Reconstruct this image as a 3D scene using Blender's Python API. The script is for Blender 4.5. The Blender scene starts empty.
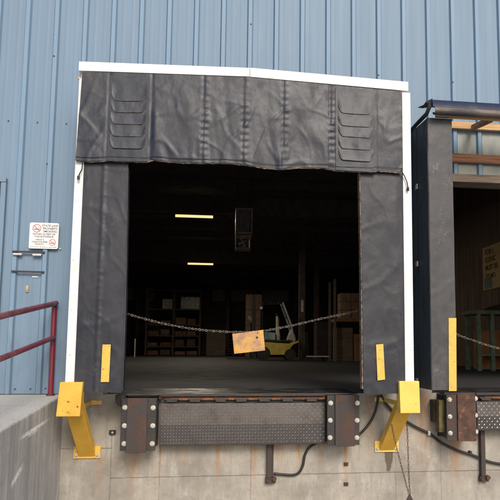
import bpy, math, random
from math import sin, cos, pi, radians
from mathutils import Vector, Matrix, noise
random.seed(7)
C = bpy.context.scene
COL = C.collection
# ------------------------------------------------------------------ camera model (metres; X along the dock wall, Y into the building)
CAM = Vector((0, -6.5297, 0.46266)); YAW, PIT, ROL = 0.126367, 0.102893, 0.0061758
F, CX, CY = 591.3787, 300.855, 286.402
fw = Vector((sin(YAW)*cos(PIT), cos(YAW)*cos(PIT), sin(PIT)))
r0 = Vector((cos(YAW), -sin(YAW), 0)); u0 = r0.cross(fw)
rr = cos(ROL)*r0 + sin(ROL)*u0; uu = -sin(ROL)*r0 + cos(ROL)*u0
cd = bpy.data.cameras.new('camera'); cam = bpy.data.objects.new('camera', cd); COL.objects.link(cam); C.camera = cam
M = Matrix((rr, uu, -fw)).transposed().to_4x4(); M.translation = CAM; cam.matrix_world = M
cd.sensor_width = 36; cd.sensor_fit = 'HORIZONTAL'; cd.lens = 36*F/500
cd.shift_x = (250-CX)/500; cd.shift_y = (CY-250)/500; cd.clip_end = 500; cd.clip_start = .05

def U(px, py, Y):                      # point of the place that lies on the plane y = Y
    d = fw + rr*((px-CX)/F) - uu*((py-CY)/F)
    return CAM + d*((Y-CAM.y)/d.y)
def UXp(px, py, X):
    d = fw + rr*((px-CX)/F) - uu*((py-CY)/F)
    return CAM + d*((X-CAM.x)/d.x)
S = .3048; RX0 = -2.5242               # rib spacing of the cladding
ZF = -.035                             # dock floor
ZG = -1.25                             # yard
DF = -.60                              # front plane of the shelters

# ------------------------------------------------------------------ materials
def newmat(name):
    m = bpy.data.materials.new(name); m.use_nodes = True
    nt = m.node_tree; b = nt.nodes['Principled BSDF']; return m, nt, b
class N:
    def __init__(s, nt): s.nt = nt
    def __call__(s, t, **k):
        n = s.nt.nodes.new(t)
        for a, v in k.items(): setattr(n, a, v)
        return n
    def math(s, op, a, b=None, c=None, clamp=False):
        n = s.nt.nodes.new('ShaderNodeMath'); n.operation = op; n.use_clamp = clamp
        for i, v in enumerate((a, b, c)):
            if v is None: continue
            if isinstance(v, (int, float)): n.inputs[i].default_value = v
            else: s.nt.links.new(v, n.inputs[i])
        return n.outputs[0]
    def sstep(s, v, lo, hi, out0=0., out1=1.):
        n = s.nt.nodes.new('ShaderNodeMapRange'); n.interpolation_type = 'SMOOTHSTEP'
        s.nt.links.new(v, n.inputs['Value'])
        n.inputs['From Min'].default_value = lo; n.inputs['From Max'].default_value = hi
        n.inputs['To Min'].default_value = out0; n.inputs['To Max'].default_value = out1
        return n.outputs[0]
    def noise(s, co, scale, detail=4, rough=.55, stretch=(1, 1, 1), off=(0, 0, 0)):
        mp = s.nt.nodes.new('ShaderNodeMapping'); mp.inputs['Scale'].default_value = stretch; mp.inputs['Location'].default_value = off
        s.nt.links.new(co, mp.inputs['Vector'])
        n = s.nt.nodes.new('ShaderNodeTexNoise'); n.inputs['Scale'].default_value = scale
        n.inputs['Detail'].default_value = detail; n.inputs['Roughness'].default_value = rough
        s.nt.links.new(mp.outputs[0], n.inputs['Vector']); return n.outputs['Fac']
    def mix(s, f, a, b):
        n = s.nt.nodes.new('ShaderNodeMix'); n.data_type = 'RGBA'
        for i, v in ((0, f), (6, a), (7, b)):
            if isinstance(v, (int, float)): n.inputs[i].default_value = v
            elif isinstance(v, tuple): n.inputs[i].default_value = (*v, 1)
            else: s.nt.links.new(v, n.inputs[i])
        return n.outputs[2]
    def bump(s, h, strength, dist, normal=None):
        n = s.nt.nodes.new('ShaderNodeBump'); n.inputs['Strength'].default_value = strength; n.inputs['Distance'].default_value = dist
        s.nt.links.new(h, n.inputs['Height'])
        if normal is not None: s.nt.links.new(normal, n.inputs['Normal'])
        return n.outputs[0]
def objco(n):
    return n('ShaderNodeTexCoord').outputs['Object']

def pm(name, base, alt=None, scale=5, lo=.4, hi=.65, rough=.6, rvar=.1, metal=0, bump=.15, bscale=60, stretch=(1, 1, 1), spots=None, sscale=30, slo=.66, shi=.72, spec=.5):
    m, nt, b = newmat(name); n = N(nt); co = objco(n)
    alt = alt or tuple(c*.75 for c in base)
    f = n.sstep(n.noise(co, scale, 6, .6, stretch), lo, hi)
    c = n.mix(f, base, alt)
    fine = n.noise(co, bscale, 3, .6)
    c = n.mix(n.sstep(fine, .3, .7, 0, .25), c, tuple(x*.7 for x in base))
    if spots:
        sp = n.sstep(n.noise(co, sscale, 4, .6, off=(3, 1, 2)), slo, shi); c = n.mix(sp, c, spots)
    nt.links.new(c, b.inputs['Base Color'])
    nt.links.new(n.sstep(f, 0, 1, rough-rvar, rough+rvar), b.inputs['Roughness'])
    b.inputs['Metallic'].default_value = metal; b.inputs['Specular IOR Level'].default_value = spec
    if bump: nt.links.new(n.bump(fine, bump, .01), b.inputs['Normal'])
    return m

def blue_metal():
    m, nt, b = newmat('blue_painted_steel'); n = N(nt); co = n('ShaderNodeNewGeometry').outputs['Position']
    big = n.noise(co, 1.1, 3, .5)
    st = n.noise(co, 9, 5, .6, (1, 1, .06))
    c = n.mix(n.sstep(st, .35, .7, 0, .6), (.172, .272, .395), (.205, .305, .425))
    c = n.mix(n.sstep(big, .4, .7, 0, .6), c, (.185, .285, .405))
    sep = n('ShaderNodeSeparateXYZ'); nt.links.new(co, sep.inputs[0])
    # road dirt at the bottom, extended up to paint the wall's lower shade
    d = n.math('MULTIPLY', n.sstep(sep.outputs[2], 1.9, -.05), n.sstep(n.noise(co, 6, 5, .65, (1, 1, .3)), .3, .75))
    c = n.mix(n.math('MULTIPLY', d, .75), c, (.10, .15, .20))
    sp = n.sstep(n.noise(co, 45, 2, .5), .74, .78); c = n.mix(n.math('MULTIPLY', sp, .5), c, (.5, .55, .6))
    nt.links.new(c, b.inputs['Base Color'])
    nt.links.new(n.sstep(st, .3, .7, .50, .62), b.inputs['Roughness']); b.inputs['Specular IOR Level'].default_value = .35
    # dust with painted shade on the pans, so the rib crowns read lighter
    pj = n.math('ABSOLUTE', n.math('SUBTRACT', n.math('FRACT', n.math('ADD', n.math('DIVIDE', n.math('SUBTRACT', sep.outputs[0], RX0), S), .5)), .5))
    pan = n.math('MULTIPLY', n.sstep(pj, .055, .085), n.sstep(n.noise(co, 3, 4, .6, (3, 1, .3)), .2, .7, .55, 1))
    c = n.mix(n.math('MULTIPLY', pan, .62), c, (.150, .215, .295)); nt.links.new(c, b.inputs['Base Color'])
    wav = n.noise(co, 2.2, 2, .5, (1, 1, .5))
    nt.links.new(n.bump(wav, .35, .03, n.bump(n.noise(co, 120, 2), .05, .003)), b.inputs['Normal'])
    return m

def vinyl(name, dark, dust, amount=.5, rough=.5):
    m, nt, b = newmat(name); n = N(nt); co = objco(n)
    cl = n.sstep(n.noise(co, 2.6, 7, .62, (1, 1, .8)), .42, .72)
    sm = n.sstep(n.noise(co, 9, 5, .65, (1.3, 1, .8), (4, 2, 1)), .5, .78)
    f = n.math('MULTIPLY', n.math('ADD', n.math('MULTIPLY', cl, .75), n.math('MULTIPLY', sm, .5)), amount, clamp=True)
    c = n.mix(f, dark, dust)
    scr = n.sstep(n.noise(co, 8, 6, .7, (2.4, 1, .6), (9, 0, 3)), .70, .77)
    c = n.mix(n.math('MULTIPLY', scr, .35), c, tuple(min(1, x*2.2) for x in dust))
    b.inputs['Specular IOR Level'].default_value = .38
    wf = n.math('MULTIPLY', n.sstep(n.noise(co, 5, 4, .6, (1, 1, .6), (7, 7, 1)), .55, .72), n.sstep(n.noise(co, 38, 4, .75, (1.2, 1, .8)), .48, .7))
    c = n.mix(n.math('MULTIPLY', wf, .55), c, tuple(x*1.8 for x in dust))
    nt.links.new(c, b.inputs['Base Color'])
    nt.links.new(n.sstep(f, 0, .6, rough-.08, rough+.2), b.inputs['Roughness'])
    h = n.noise(co, 3.2, 3, .5, (1.2, 1, .8), (2, 2, 7))
    cr = n.noise(co, 15, 2, .5, (1, 1, 1.3))
    crs = n.noise(co, 5.5, 3, .5, (1.5, 1, .8), (1, 5, 3))
    nt.links.new(n.bump(n.math('ADD', h, n.math('MULTIPLY', crs, .22)), .32, .035, n.bump(cr, .16, .008, n.bump(n.noise(co, 220, 1), .06, .002))), b.inputs['Normal'])
    return m

def concrete(name, base, dark, light, joints=False, boards=False):
    m, nt, b = newmat(name); n = N(nt); geo = n('ShaderNodeNewGeometry'); co = geo.outputs['Position']
    sep = n('ShaderNodeSeparateXYZ'); nt.links.new(co, sep.inputs[0]); X, Y, Z = sep.outputs
    c = n.mix(n.sstep(n.noise(co, 1.7, 8, .66), .38, .70), base, dark)
    c = n.mix(n.sstep(n.noise(co, 11, 6, .7, off=(3, 3, 3)), .52, .66, 0, .5), c, dark)
    c = n.mix(n.sstep(n.noise(co, 5, 6, .65, (1, 1, .5), (5, 5, 5)), .48, .75, 0, .7), c, light)
    c = n.mix(n.sstep(n.noise(co, 8, 6, .65, (2.2, 2.2, .25), (1, 7, 2)), .5, .72, 0, .55), c, dark)
    pit = n.sstep(n.noise(co, 75, 3, .6), .68, .73); c = n.mix(n.math('MULTIPLY', pit, .7), c, tuple(x*.35 for x in base))
    c = n.mix(n.sstep(n.noise(co, 160, 2, .6), .3, .7, 0, .35), c, tuple(x*.6 for x in base))
    h = n.math('ADD', n.math('MULTIPLY', n.noise(co, 30, 6, .7), .5), n.math('MULTIPLY', pit, -.6))
    wob = n.math('MULTIPLY', n.math('SUBTRACT', n.noise(co, 12, 4, .6, off=(8, 8, 8)), .5), .014)
    if joints:
        wd = n.math('MULTIPLY', n.sstep(n.noise(co, 10, 5, .7, (2.4, 1, .22), (4, 4, 4)), .56, .70), n.sstep(n.noise(co, 2, 3, .5, off=(9, 1, 1)), .42, .6)); c = n.mix(n.math('MULTIPLY', wd, .55), c, (.30, .20, .12))
        fl_ = n.sstep(n.noise(co, 6, 6, .75, (1, 1, .8), (2, 8, 8)), .63, .68); c = n.mix(n.math('MULTIPLY', fl_, .45), c, (.62, .60, .56))
    def line(coord, v, w, gate=None, strength=.75):
        nonlocal c, h
        l = n.sstep(n.math('ABSOLUTE', n.math('SUBTRACT', n.math('ADD', coord, wob), v)), w, w*.35)
        l = n.math('MULTIPLY', l, n.sstep(n.noise(co, 9, 4, .6, off=(v*3, 0, 4)), .3, .5, .35, 1))
        if gate is not None: l = n.math('MULTIPLY', l, gate)
        c = n.mix(n.math('MULTIPLY', l, strength*.75), c, tuple(x*.38 for x in dark)); h = n.math('SUBTRACT', h, n.math('MULTIPLY', l, .7))
    def streak(x, w, z0, ln, s, col=(.36, .17, .055)):
        nonlocal c
        d = n.math('ABSOLUTE', n.math('SUBTRACT', n.math('ADD', X, n.math('MULTIPLY', wob, 1.8)), x))
        a = n.sstep(d, w, 0); a = n.math('MULTIPLY', a, n.sstep(Z, z0-ln, z0+.05)); a = n.math('MULTIPLY', a, n.sstep(Z, z0+.06, z0-.02))
        a = n.math('MULTIPLY', a, n.sstep(n.noise(co, 14, 5, .7, (2.5, 1, .5), (x*5, 0, 0)), .28, .6))
        c = n.mix(n.math('MULTIPLY', a, min(1, s*1.8)), c, col)
    if joints:
        gl = n.sstep(X, -1.155, -1.165); gr = n.sstep(X, -1.165, -1.155)
        line(Z, -.60, .007, gl); line(Z, -.905, .007, gr)
        line(X, -1.16, .006, n.sstep(Z, -.42, -.46), .6)
        for x in (-.66, .30, 1.90): line(X, x, .007, n.sstep(Z, -.5, -.55), .3)
        line(X, 2.42, .007, n.sstep(Z, -.5, -.55), .3)
        for x, w, z0, ln, s in ((-.05, .05, -.53, .55, .75), (.02, .03, -.53, .3, .5), (1.335, .045, -.5, .75, .8), (.82, .05, -.53, .5, .6), (-.66, .02, -.5, .6, .55),
                                (-.93, .09, -.58, .6, .38), (.33, .05, -.53, .7, .45), (2.22, .16, -.05, 1.1, .38), (2.60, .10, -.5, .7, .55), (1.62, .12, -.05, 1.0, .25),
                                (-.40, .05, -.53, .4, .35), (1.06, .05, -.53, .45, .45), (2.02, .05, -.1, .9, .35), (-1.28, .07, -.7, .5, .22), (.60, .1, -.53, .45, .3), (1.96, .12, 0, .35, .6)):
            streak(x, w, z0, ln, s)
        # dark brown tapering mark below the right hand bracket plate
        d = n.math('ABSOLUTE', n.math('SUBTRACT', n.math('ADD', X, n.math('MULTIPLY', wob, 3.)), 1.822))
        a = n.math('MULTIPLY', n.sstep(n.math('ADD', d, n.math('MULTIPLY', n.sstep(Z, -.66, -.90), .03)), .058, .045), n.math('MULTIPLY', n.sstep(n.math('ADD', Z, n.math('MULTIPLY', wob, 6.)), -.905, -.865), n.sstep(Z, -.60, -.63)))
        c = n.mix(n.math('MULTIPLY', a, .78), c, (.075, .05, .035))
        # darker mottled patch on the left block
        a = n.math('MULTIPLY', n.sstep(X, -1.0, -1.5), n.sstep(n.noise(co, 3.5, 5, .6, off=(1, 1, 9)), .3, .65))
        c = n.mix(n.math('MULTIPLY', a, .35), c, tuple(x*.6 for x in dark))
    if boards:
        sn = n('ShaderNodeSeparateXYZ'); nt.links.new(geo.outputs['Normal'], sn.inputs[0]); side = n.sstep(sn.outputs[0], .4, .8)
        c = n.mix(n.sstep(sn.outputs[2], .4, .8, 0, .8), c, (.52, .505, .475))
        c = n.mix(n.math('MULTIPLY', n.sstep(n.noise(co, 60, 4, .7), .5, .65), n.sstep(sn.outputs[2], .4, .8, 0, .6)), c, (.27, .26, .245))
        bd = n.noise(co, 5, 3, .6, (.1, 1.6, .05)); c = n.mix(n.math('MULTIPLY', side, n.sstep(bd, .42, .62, 0, .55)), c, tuple(x*.72 for x in dark))
        bd2 = n.noise(co, 17, 4, .65, (.1, 1, .08), (0, 3, 0)); c = n.mix(n.math('MULTIPLY', side, n.sstep(bd2, .5, .68, 0, .35)), c, light)
        pk = n.sstep(n.noise(co, 22, 5, .75, (1, 1, .6), (6, 6, 6)), .60, .68); c = n.mix(n.math('MULTIPLY', pk, .5), c, tuple(x*.5 for x in dark))
        h = n.math('ADD', h, n.math('MULTIPLY', n.math('MULTIPLY', bd, side), .8))
        def seg(y0, z0, y1, z1, w, s, col):
            nonlocal c
            L = math.hypot(y1-y0, z1-z0); ty, tz = (y1-y0)/L, (z1-z0)/L
            dy = n.math('SUBTRACT', Y, y0); dz = n.math('SUBTRACT', Z, z0)
            t = n.math('ADD', n.math('MULTIPLY', dy, ty), n.math('MULTIPLY', dz, tz)); q = n.math('ABSOLUTE', n.math('ADD', n.math('SUBTRACT', n.math('MULTIPLY', dz, ty), n.math('MULTIPLY', dy, tz)), wob))
            a = n.math('MULTIPLY', n.sstep(q, w, w*.4), n.math('MULTIPLY', n.sstep(t, 0, L*.2), n.sstep(t, L, L*.6)))
            a = n.math('MULTIPLY', a, n.sstep(n.noise(co, 30, 4, .7), .35, .5))
            c = n.mix(n.math('MULTIPLY', a, s), c, col)
        W = -1.665
        for (a0, a1, w, s, col) in (((18, 440), (52, 417), .022, .9, (.86, .86, .84)), ((27, 436), (40, 427), .03, .6, (.86, .86, .84)), ((10, 488), (25, 462), .035, .8, (.86, .86, .84)), ((44, 397), (45, 432), .012, .6, (.35, .30, .06))):
            p, q = UXp(*a0, W), UXp(*a1, W); seg(p.y, p.z, q.y, q.z, w, s, col)
    nt.links.new(c, b.inputs['Base Color']); b.inputs['Roughness'].default_value = .88; b.inputs['Specular IOR Level'].default_value = .3
    nt.links.new(n.bump(h, .5, .012), b.inputs['Normal'])
    return m

MT = {}
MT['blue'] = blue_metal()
MT['concrete'] = concrete('wall_concrete', (.395, .367, .325), (.235, .215, .192), (.54, .52, .48), joints=True)
MT['ramp'] = concrete('ramp_concrete', (.49, .485, .475), (.35, .345, .34), (.60, .60, .59), boards=True)
MT['yard'] = concrete('yard_concrete', (.45, .43, .40), (.36, .345, .32), (.52, .50, .47))
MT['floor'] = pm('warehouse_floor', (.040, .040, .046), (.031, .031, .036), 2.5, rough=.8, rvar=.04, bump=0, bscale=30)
MT['deck'] = pm('worn_steel_deck', (.035, .036, .04), (.07, .065, .062), 4, rough=.42, rvar=.12, metal=.2, bump=.2, bscale=50)
MT['vinyl'] = vinyl('dusty_black_vinyl', (.018, .021, .032), (.056, .054, .060), .62, .52)
MT['vinyl_grey'] = vinyl('greyed_vinyl', (.040, .042, .050), (.135, .122, .118), .85, .55)
MT['vinyl_head'] = vinyl('scuffed_black_vinyl', (.012, .017, .033), (.066, .060, .060), .5, .47)
MT['vinyl_side'] = vinyl('side_vinyl', (.026, .029, .040), (.06, .06, .062), .4)
MT['flap'] = vinyl('pleat_vinyl', (.014, .020, .036), (.050, .049, .055), .45)
MT['hem'] = pm('frayed_hem', (.26, .20, .15), (.05, .045, .04), 25, rough=.9, bump=.3)
MT['bounce_grey'] = pm('bounce_lit_grey', (.34, .36, .33), (.26, .28, .27), 5, rough=.7, bump=.1, stretch=(1, 1, .4))  # unwashed cladding grey with the boards' bounce light painted in
MT['scuff'] = pm('scuffed_seam', (.085, .075, .07), (.04, .04, .045), 30, rough=.6, bump=.1)
MT['white'] = pm('white_painted_wood', (.78, .78, .77), (.58, .57, .54), 7, .5, .8, rough=.55, bump=.05, spots=(.42, .36, .30), sscale=26, slo=.70, shi=.75)
MT['yellow'] = pm('yellow_paint', (.86, .60, .14), (.80, .53, .10), 4, rough=.42, bump=.06, spots=(.72, .45, .07), sscale=18)
MT['yellow_old'] = pm('chipped_yellow_paint', (.82, .47, .07), (.72, .38, .05), 5, rough=.48, bump=.15, spots=(.10, .04, .015), sscale=22, slo=.655, shi=.67)
MT['yellow_shaded'] = pm('shaded_yellow_paint', (.74, .44, .05), (.66, .37, .04), 4, rough=.45, bump=.08, spots=(.40, .22, .04), sscale=14, slo=.68, shi=.72)  # guard yellow darkened for the braces, shade of their downward faces painted in
MT['strip'] = pm('yellow_reflective_tape', (.72, .48, .09), (.58, .38, .09), 14, .45, .7, rough=.4, bump=.1, spots=(.35, .22, .06), sscale=35, slo=.62, shi=.68)
MT['rust'] = pm('rusty_steel', (.056, .041, .038), (.105, .054, .038), 7, .45, .72, rough=.8, rvar=.08, metal=.1, bump=.5, bscale=70, stretch=(1, 1, .6), spots=(.045, .045, .05), sscale=9, slo=.55, shi=.66)
MT['rust_red'] = pm('red_rust_steel', (.105, .048, .032), (.06, .038, .032), 8, .42, .66, rough=.85, metal=.05, bump=.5, bscale=70, spots=(.19, .095, .055), sscale=15, slo=.6, shi=.7)
MT['rust_orange'] = pm('orange_rust', (.22, .085, .035), (.10, .055, .035), 11, .4, .62, rough=.85, bump=.5, bscale=70)
MT['dark_steel'] = pm('dark_steel', (.035, .034, .036), (.075, .052, .04), 8, .45, .7, rough=.6, metal=.3, bump=.3)
MT['rubber'] = pm('black_rubber', (.028, .027, .027), (.055, .048, .042), 12, rough=.8, bump=.3)
MT['tread_top'] = pm('polished_tread', (.27, .25, .25), (.16, .145, .14), 6, .4, .7, rough=.35, metal=.6, bump=.1)
MT['tread'] = pm('tread_plate', (.105, .098, .098), (.065, .055, .052), 6, .4, .7, rough=.42, metal=.6, bump=.2, bscale=90, spots=(.13, .075, .05), sscale=9, slo=.66, shi=.78)
MT['galv'] = pm('galvanised_steel', (.62, .61, .57), (.45, .44, .41), 30, rough=.4, metal=.5, bump=.1)
MT['chain'] = pm('chain_steel', (.27, .25, .23), (.15, .12, .10), 30, rough=.45, metal=.7, bump=.2)
MT['chain_rust'] = pm('rusty_chain', (.09, .065, .05), (.18, .12, .09), 40, rough=.7, metal=.4, bump=.2)
MT['maroon'] = pm('maroon_paint', (.20, .022, .040), (.13, .022, .035), 9, rough=.38, bump=.08, spots=(.30, .10, .10), sscale=30, slo=.70, shi=.76)
MT['wood'] = pm('pine_board', (.62, .40, .20), (.45, .26, .11), 5, rough=.7, bump=.2, stretch=(.25, 3, 5))
MT['wood_red'] = pm('stained_board', (.36, .17, .085), (.20, .09, .05), 6, rough=.75, bump=.2, stretch=(.3, 3, 5))
MT['wood_grey'] = pm('weathered_board', (.22, .17, .125), (.13, .10, .08), 6, rough=.85, bump=.2, stretch=(.3, 3, 5))
MT['panel'] = pm('brown_panelling', (.22, .135, .09), (.15, .095, .065), 4, rough=.6, bump=.15, stretch=(3, 3, .2))
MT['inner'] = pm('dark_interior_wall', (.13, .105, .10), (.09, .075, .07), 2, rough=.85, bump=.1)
MT['inner_pale'] = pm('pale_interior_panel', (.60, .50, .38), (.45, .37, .28), 2, rough=.85, bump=.1)
MT['beam'] = pm('interior_steel', (.12, .085, .08), (.08, .06, .058), 4, rough=.6, bump=.1)
MT['board'] = pm('yellow_board', (.92, .62, .24), (.85, .54, .2), 4, rough=.6, bump=.05)
MT['ink'] = pm('dark_ink', (.06, .045, .04), rough=.6, bump=0)
MT['green'] = pm('pale_green_paper', (.30, .42, .34), rough=.7, bump=0)
MT['bench'] = pm('green_bench_paint', (.18, .25, .19), (.12, .17, .13), 6, rough=.55, bump=.1)
MT['drum'] = pm('fibre_drum', (.55, .24, .09), (.40, .17, .07), 4, rough=.7, bump=.1)
MT['carton'] = pm('cardboard', (.36, .24, .17), (.27, .17, .12), 4, rough=.85, bump=.1)
MT['dull_carton'] = pm('dull_cardboard', (.17, .11, .08), (.12, .08, .06), 4, rough=.85, bump=.1)
MT['pallet'] = pm('pallet_wood', (.35, .19, .09), (.22, .12, .06), 6, rough=.85, bump=.2)
MT['wrap'] = pm('plastic_wrap', (.88, .82, .74), (.5, .45, .4), 6, rough=.25, bump=.6, bscale=25)
MT['fork_yellow'] = pm('forklift_yellow', (.75, .56, .08), (.62, .46, .06), 5, rough=.4, bump=.05)
MT['teal'] = pm('teal_plastic', (.30, .48, .50), (.2, .34, .36), 5, rough=.35, bump=.05)
MT['grey'] = pm('grey_plastic', (.62, .62, .66), (.45, .45, .48), 7, rough=.5, bump=.1)
MT['black'] = pm('black_paint', (.02, .02, .022), rough=.5, bump=.05)
MT['heater'] = pm('heater_enamel', (.50, .36, .26), (.34, .24, .18), 8, rough=.5, metal=.2, bump=.1)
MT['sign'] = pm('white_sign_enamel', (.80, .80, .80), (.74, .74, .74), 8, rough=.35, bump=.02)
MT['red'] = pm('red_print', (.55, .04, .06), rough=.5, bump=0)
MT['grey_ink'] = pm('grey_print', (.13, .13, .14), rough=.5, bump=0)
MT['placard'] = pm('rusty_yellow_placard', (.55, .30, .09), (.30, .20, .15), 9, .38, .66, rough=.55, metal=.15, bump=.3, spots=(.62, .33, .04), sscale=6, slo=.5, shi=.62)
MT['brass'] = pm('tarnished_brass', (.55, .45, .26), rough=.45, metal=.3, bump=.1)
MT['cable'] = pm('black_cable', (.018, .018, .019), rough=.55, bump=.05)
MT['canopy'] = pm('navy_sheet', (.030, .040, .075), (.045, .052, .08), 3, rough=.28, bump=.04, metal=.2)
MT['canopy_lip'] = pm('tan_highlight_lip', (.13, .10, .08), (.04, .04, .05), 6, rough=.62, bump=.1, metal=0, stretch=(.4, 1, 1))  # tan of the rounded lip is a reflected highlight put into the colour
MT['olive'] = pm('olive_steel', (.12, .10, .028), (.06, .045, .025), 12, rough=.7, bump=.3)
def emit(name, col, s):
    m, nt, b = newmat(name); b.inputs['Base Color'].default_value = (.8, .8, .8, 1)
    b.inputs['Emission Color'].default_value = (*col, 1); b.inputs['Emission Strength'].default_value = s; return m
MT['tube'] = emit('fluorescent_tube', (1, .70, .30), .85)

# ------------------------------------------------------------------ object helpers
ORG = {}
def tag(o, label=None, cat=None, group=None, kind=None):
    if label: o['label'] = label
    if cat: o['category'] = cat
    if group: o['group'] = group
    if kind: o['kind'] = kind
    return o
def thing(name, label, cat, loc=(0, 0, 0), group=None):
    o = bpy.data.objects.new(name, None); o.empty_display_size = .1; COL.objects.link(o); o.location = loc
    ORG[o.name] = Vector(loc); return tag(o, label, cat, group)
class MB:
    def __init__(s): s.v = []; s.f = []
    def add(s, vs, fs):
        k = len(s.v); s.v += [Vector(v) for v in vs]; s.f += [tuple(i+k for i in f) for f in fs]; return s
    def box(s, x0, x1, y0, y1, z0, z1, R=None):
        vs = [Vector((x, y, z)) for z in (z0, z1) for y in (y0, y1) for x in (x0, x1)]
        if R is not None: vs = [R @ v for v in vs]
        return s.add(vs, [(0, 2, 3, 1), (4, 5, 7, 6), (0, 1, 5, 4), (2, 6, 7, 3), (0, 4, 6, 2), (1, 3, 7, 5)])
    def prism_y(s, poly, y0, y1):          # poly of (x,z)
        n = len(poly); vs = [(x, y0, z) for x, z in poly]+[(x, y1, z) for x, z in poly]
        return s.add(vs, [tuple(range(n)), tuple(range(2*n-1, n-1, -1))]+[(i, i+n, (i+1) % n+n, (i+1) % n) for i in range(n)])
    def prism_x(s, poly, x0, x1):          # poly of (y,z)
        n = len(poly); vs = [(x0, y, z) for y, z in poly]+[(x1, y, z) for y, z in poly]
        return s.add(vs, [tuple(range(n)), tuple(range(2*n-1, n-1, -1))]+[(i, i+n, (i+1) % n+n, (i+1) % n) for i in range(n)])
    def tube(s, pts, r, seg=10, caps=True, r2=None):
        pts = [Vector(p) for p in pts]; n = len(pts); rings = []; up = None
        for i, p in enumerate(pts):
            t = (pts[min(i+1, n-1)]-pts[max(i-1, 0)]).normalized()
            a = Vector((0, 0, 1)) if up is None else up
            if abs(t.dot(a)) > .95 and up is None: a = Vector((0, 1, 0))
            b1 = (a-t*a.dot(t)).normalized(); b2 = t.cross(b1); up = b1
            rad = r if r2 is None else r+(r2-r)*i/(n-1)
            rings.append([p+(b1*cos(2*pi*k/seg)+b2*sin(2*pi*k/seg))*rad for k in range(seg)])
        vs = [v for q in rings for v in q]; fs = []
        for i in range(n-1):
            for k in range(seg):
                fs.append((i*seg+k, i*seg+(k+1) % seg, (i+1)*seg+(k+1) % seg, (i+1)*seg+k))
        if caps: fs += [tuple(range(seg-1, -1, -1)), tuple((n-1)*seg+k for k in range(seg))]
        return s.add(vs, fs)
    def cyl(s, a, b, r, seg=16, r2=None): return s.tube([a, b], r, seg, True, r2)
    def torus(s, c, R3, maj, mn, sx=1., seg=10, sub=6):   # R3: rotation matrix; lies in local xy, stretched along x
        vs = []; fs = []
        for i in range(seg):
            a = 2*pi*i/seg
            for j in range(sub):
                b = 2*pi*j/sub
                v = Vector(((maj*cos(a))*sx+mn*cos(b)*cos(a), (maj+mn*cos(b))*sin(a), mn*sin(b)))
                vs.append(Vector(c)+R3 @ v)
        for i in range(seg):
            for j in range(sub):
                fs.append((i*sub+j, ((i+1) % seg)*sub+j, ((i+1) % seg)*sub+(j+1) % sub, i*sub+(j+1) % sub))
        return s.add(vs, fs)
    def grid(s, fn, nu, nv):
        vs = [fn(i/nu, j/nv) for j in range(nv+1) for i in range(nu+1)]
        return s.add(vs, [(j*(nu+1)+i, j*(nu+1)+i+1, (j+1)*(nu+1)+i+1, (j+1)*(nu+1)+i) for j in range(nv) for i in range(nu)])
    def build(s, name, mat, parent=None, smooth=False, bevel=0, solid=0, label=None):
        base = ORG[parent.name] if parent is not None else Vector((0, 0, 0))
        me = bpy.data.meshes.new(name); me.from_pydata([v-base for v in s.v], [], s.f); me.validate(); me.update()
        import bmesh
        bm = bmesh.new(); bm.from_mesh(me); bmesh.ops.recalc_face_normals(bm, faces=bm.faces); bm.to_mesh(me); bm.free()
        me.materials.append(MT[mat])
        o = bpy.data.objects.new(name, me); COL.objects.link(o)
        if parent is not None: o.parent = parent
        ORG[o.name] = base
        if smooth:
            for p in me.polygons: p.use_smooth = True
            if smooth == 'auto':
                md = o.modifiers.new('e', 'EDGE_SPLIT'); md.split_angle = radians(35)
        if solid:
            md = o.modifiers.new('s', 'SOLIDIFY'); md.thickness = solid; md.offset = 0
            if smooth: md = o.modifiers.new('e', 'EDGE_SPLIT'); md.split_angle = radians(50)
        if bevel:
            md = o.modifiers.new('b', 'BEVEL'); md.width = bevel; md.segments = 2; md.limit_method = 'ANGLE'
        if label: o['label'] = label
        return o
def lerp(a, b, t): return a+(b-a)*t
def interp(pts, x):
    if x <= pts[0][0]: return pts[0][1]
    for (a, b), (c, d) in zip(pts, pts[1:]):
        if x <= c: return b+(d-b)*(x-a)/(c-a)
    return pts[-1][1]
def nz(x, y, z=0.): return noise.noise(Vector((x, y, z)))

# ------------------------------------------------------------------ setting
def struct(mb, name, mat, label, cat):
    o = mb.build(name, mat); tag(o, label, cat, kind='structure'); return o
struct(MB().box(-90, 90, -90, 60, ZG-.3, ZG), 'ground', 'yard', 'pale concrete yard in front of the loading dock', 'ground')
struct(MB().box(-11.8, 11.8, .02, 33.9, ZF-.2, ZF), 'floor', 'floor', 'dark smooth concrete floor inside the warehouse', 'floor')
RW = -1.665
# ramp: sloped slab along the wall, its right side is the board-marked wing wall
def ramp():
    m = MB(); ys = [0, -2.6]; zt = [-.038, -.245]
    def fn(u, v):
        return None
    poly = [(y, z) for y, z in zip(ys, zt)]+[(-2.6, ZG-.05), (0, ZG-.05)]
    m.prism_x(poly, -9.0, RW)
    return m
o = struct(ramp(), 'ramp', 'ramp', 'sloping concrete walkway with a board-marked side wall left of the dock', 'ramp')
md = o.modifiers.new('b', 'BEVEL'); md.width = .02; md.segments = 3; md.limit_method = 'ANGLE'

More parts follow.
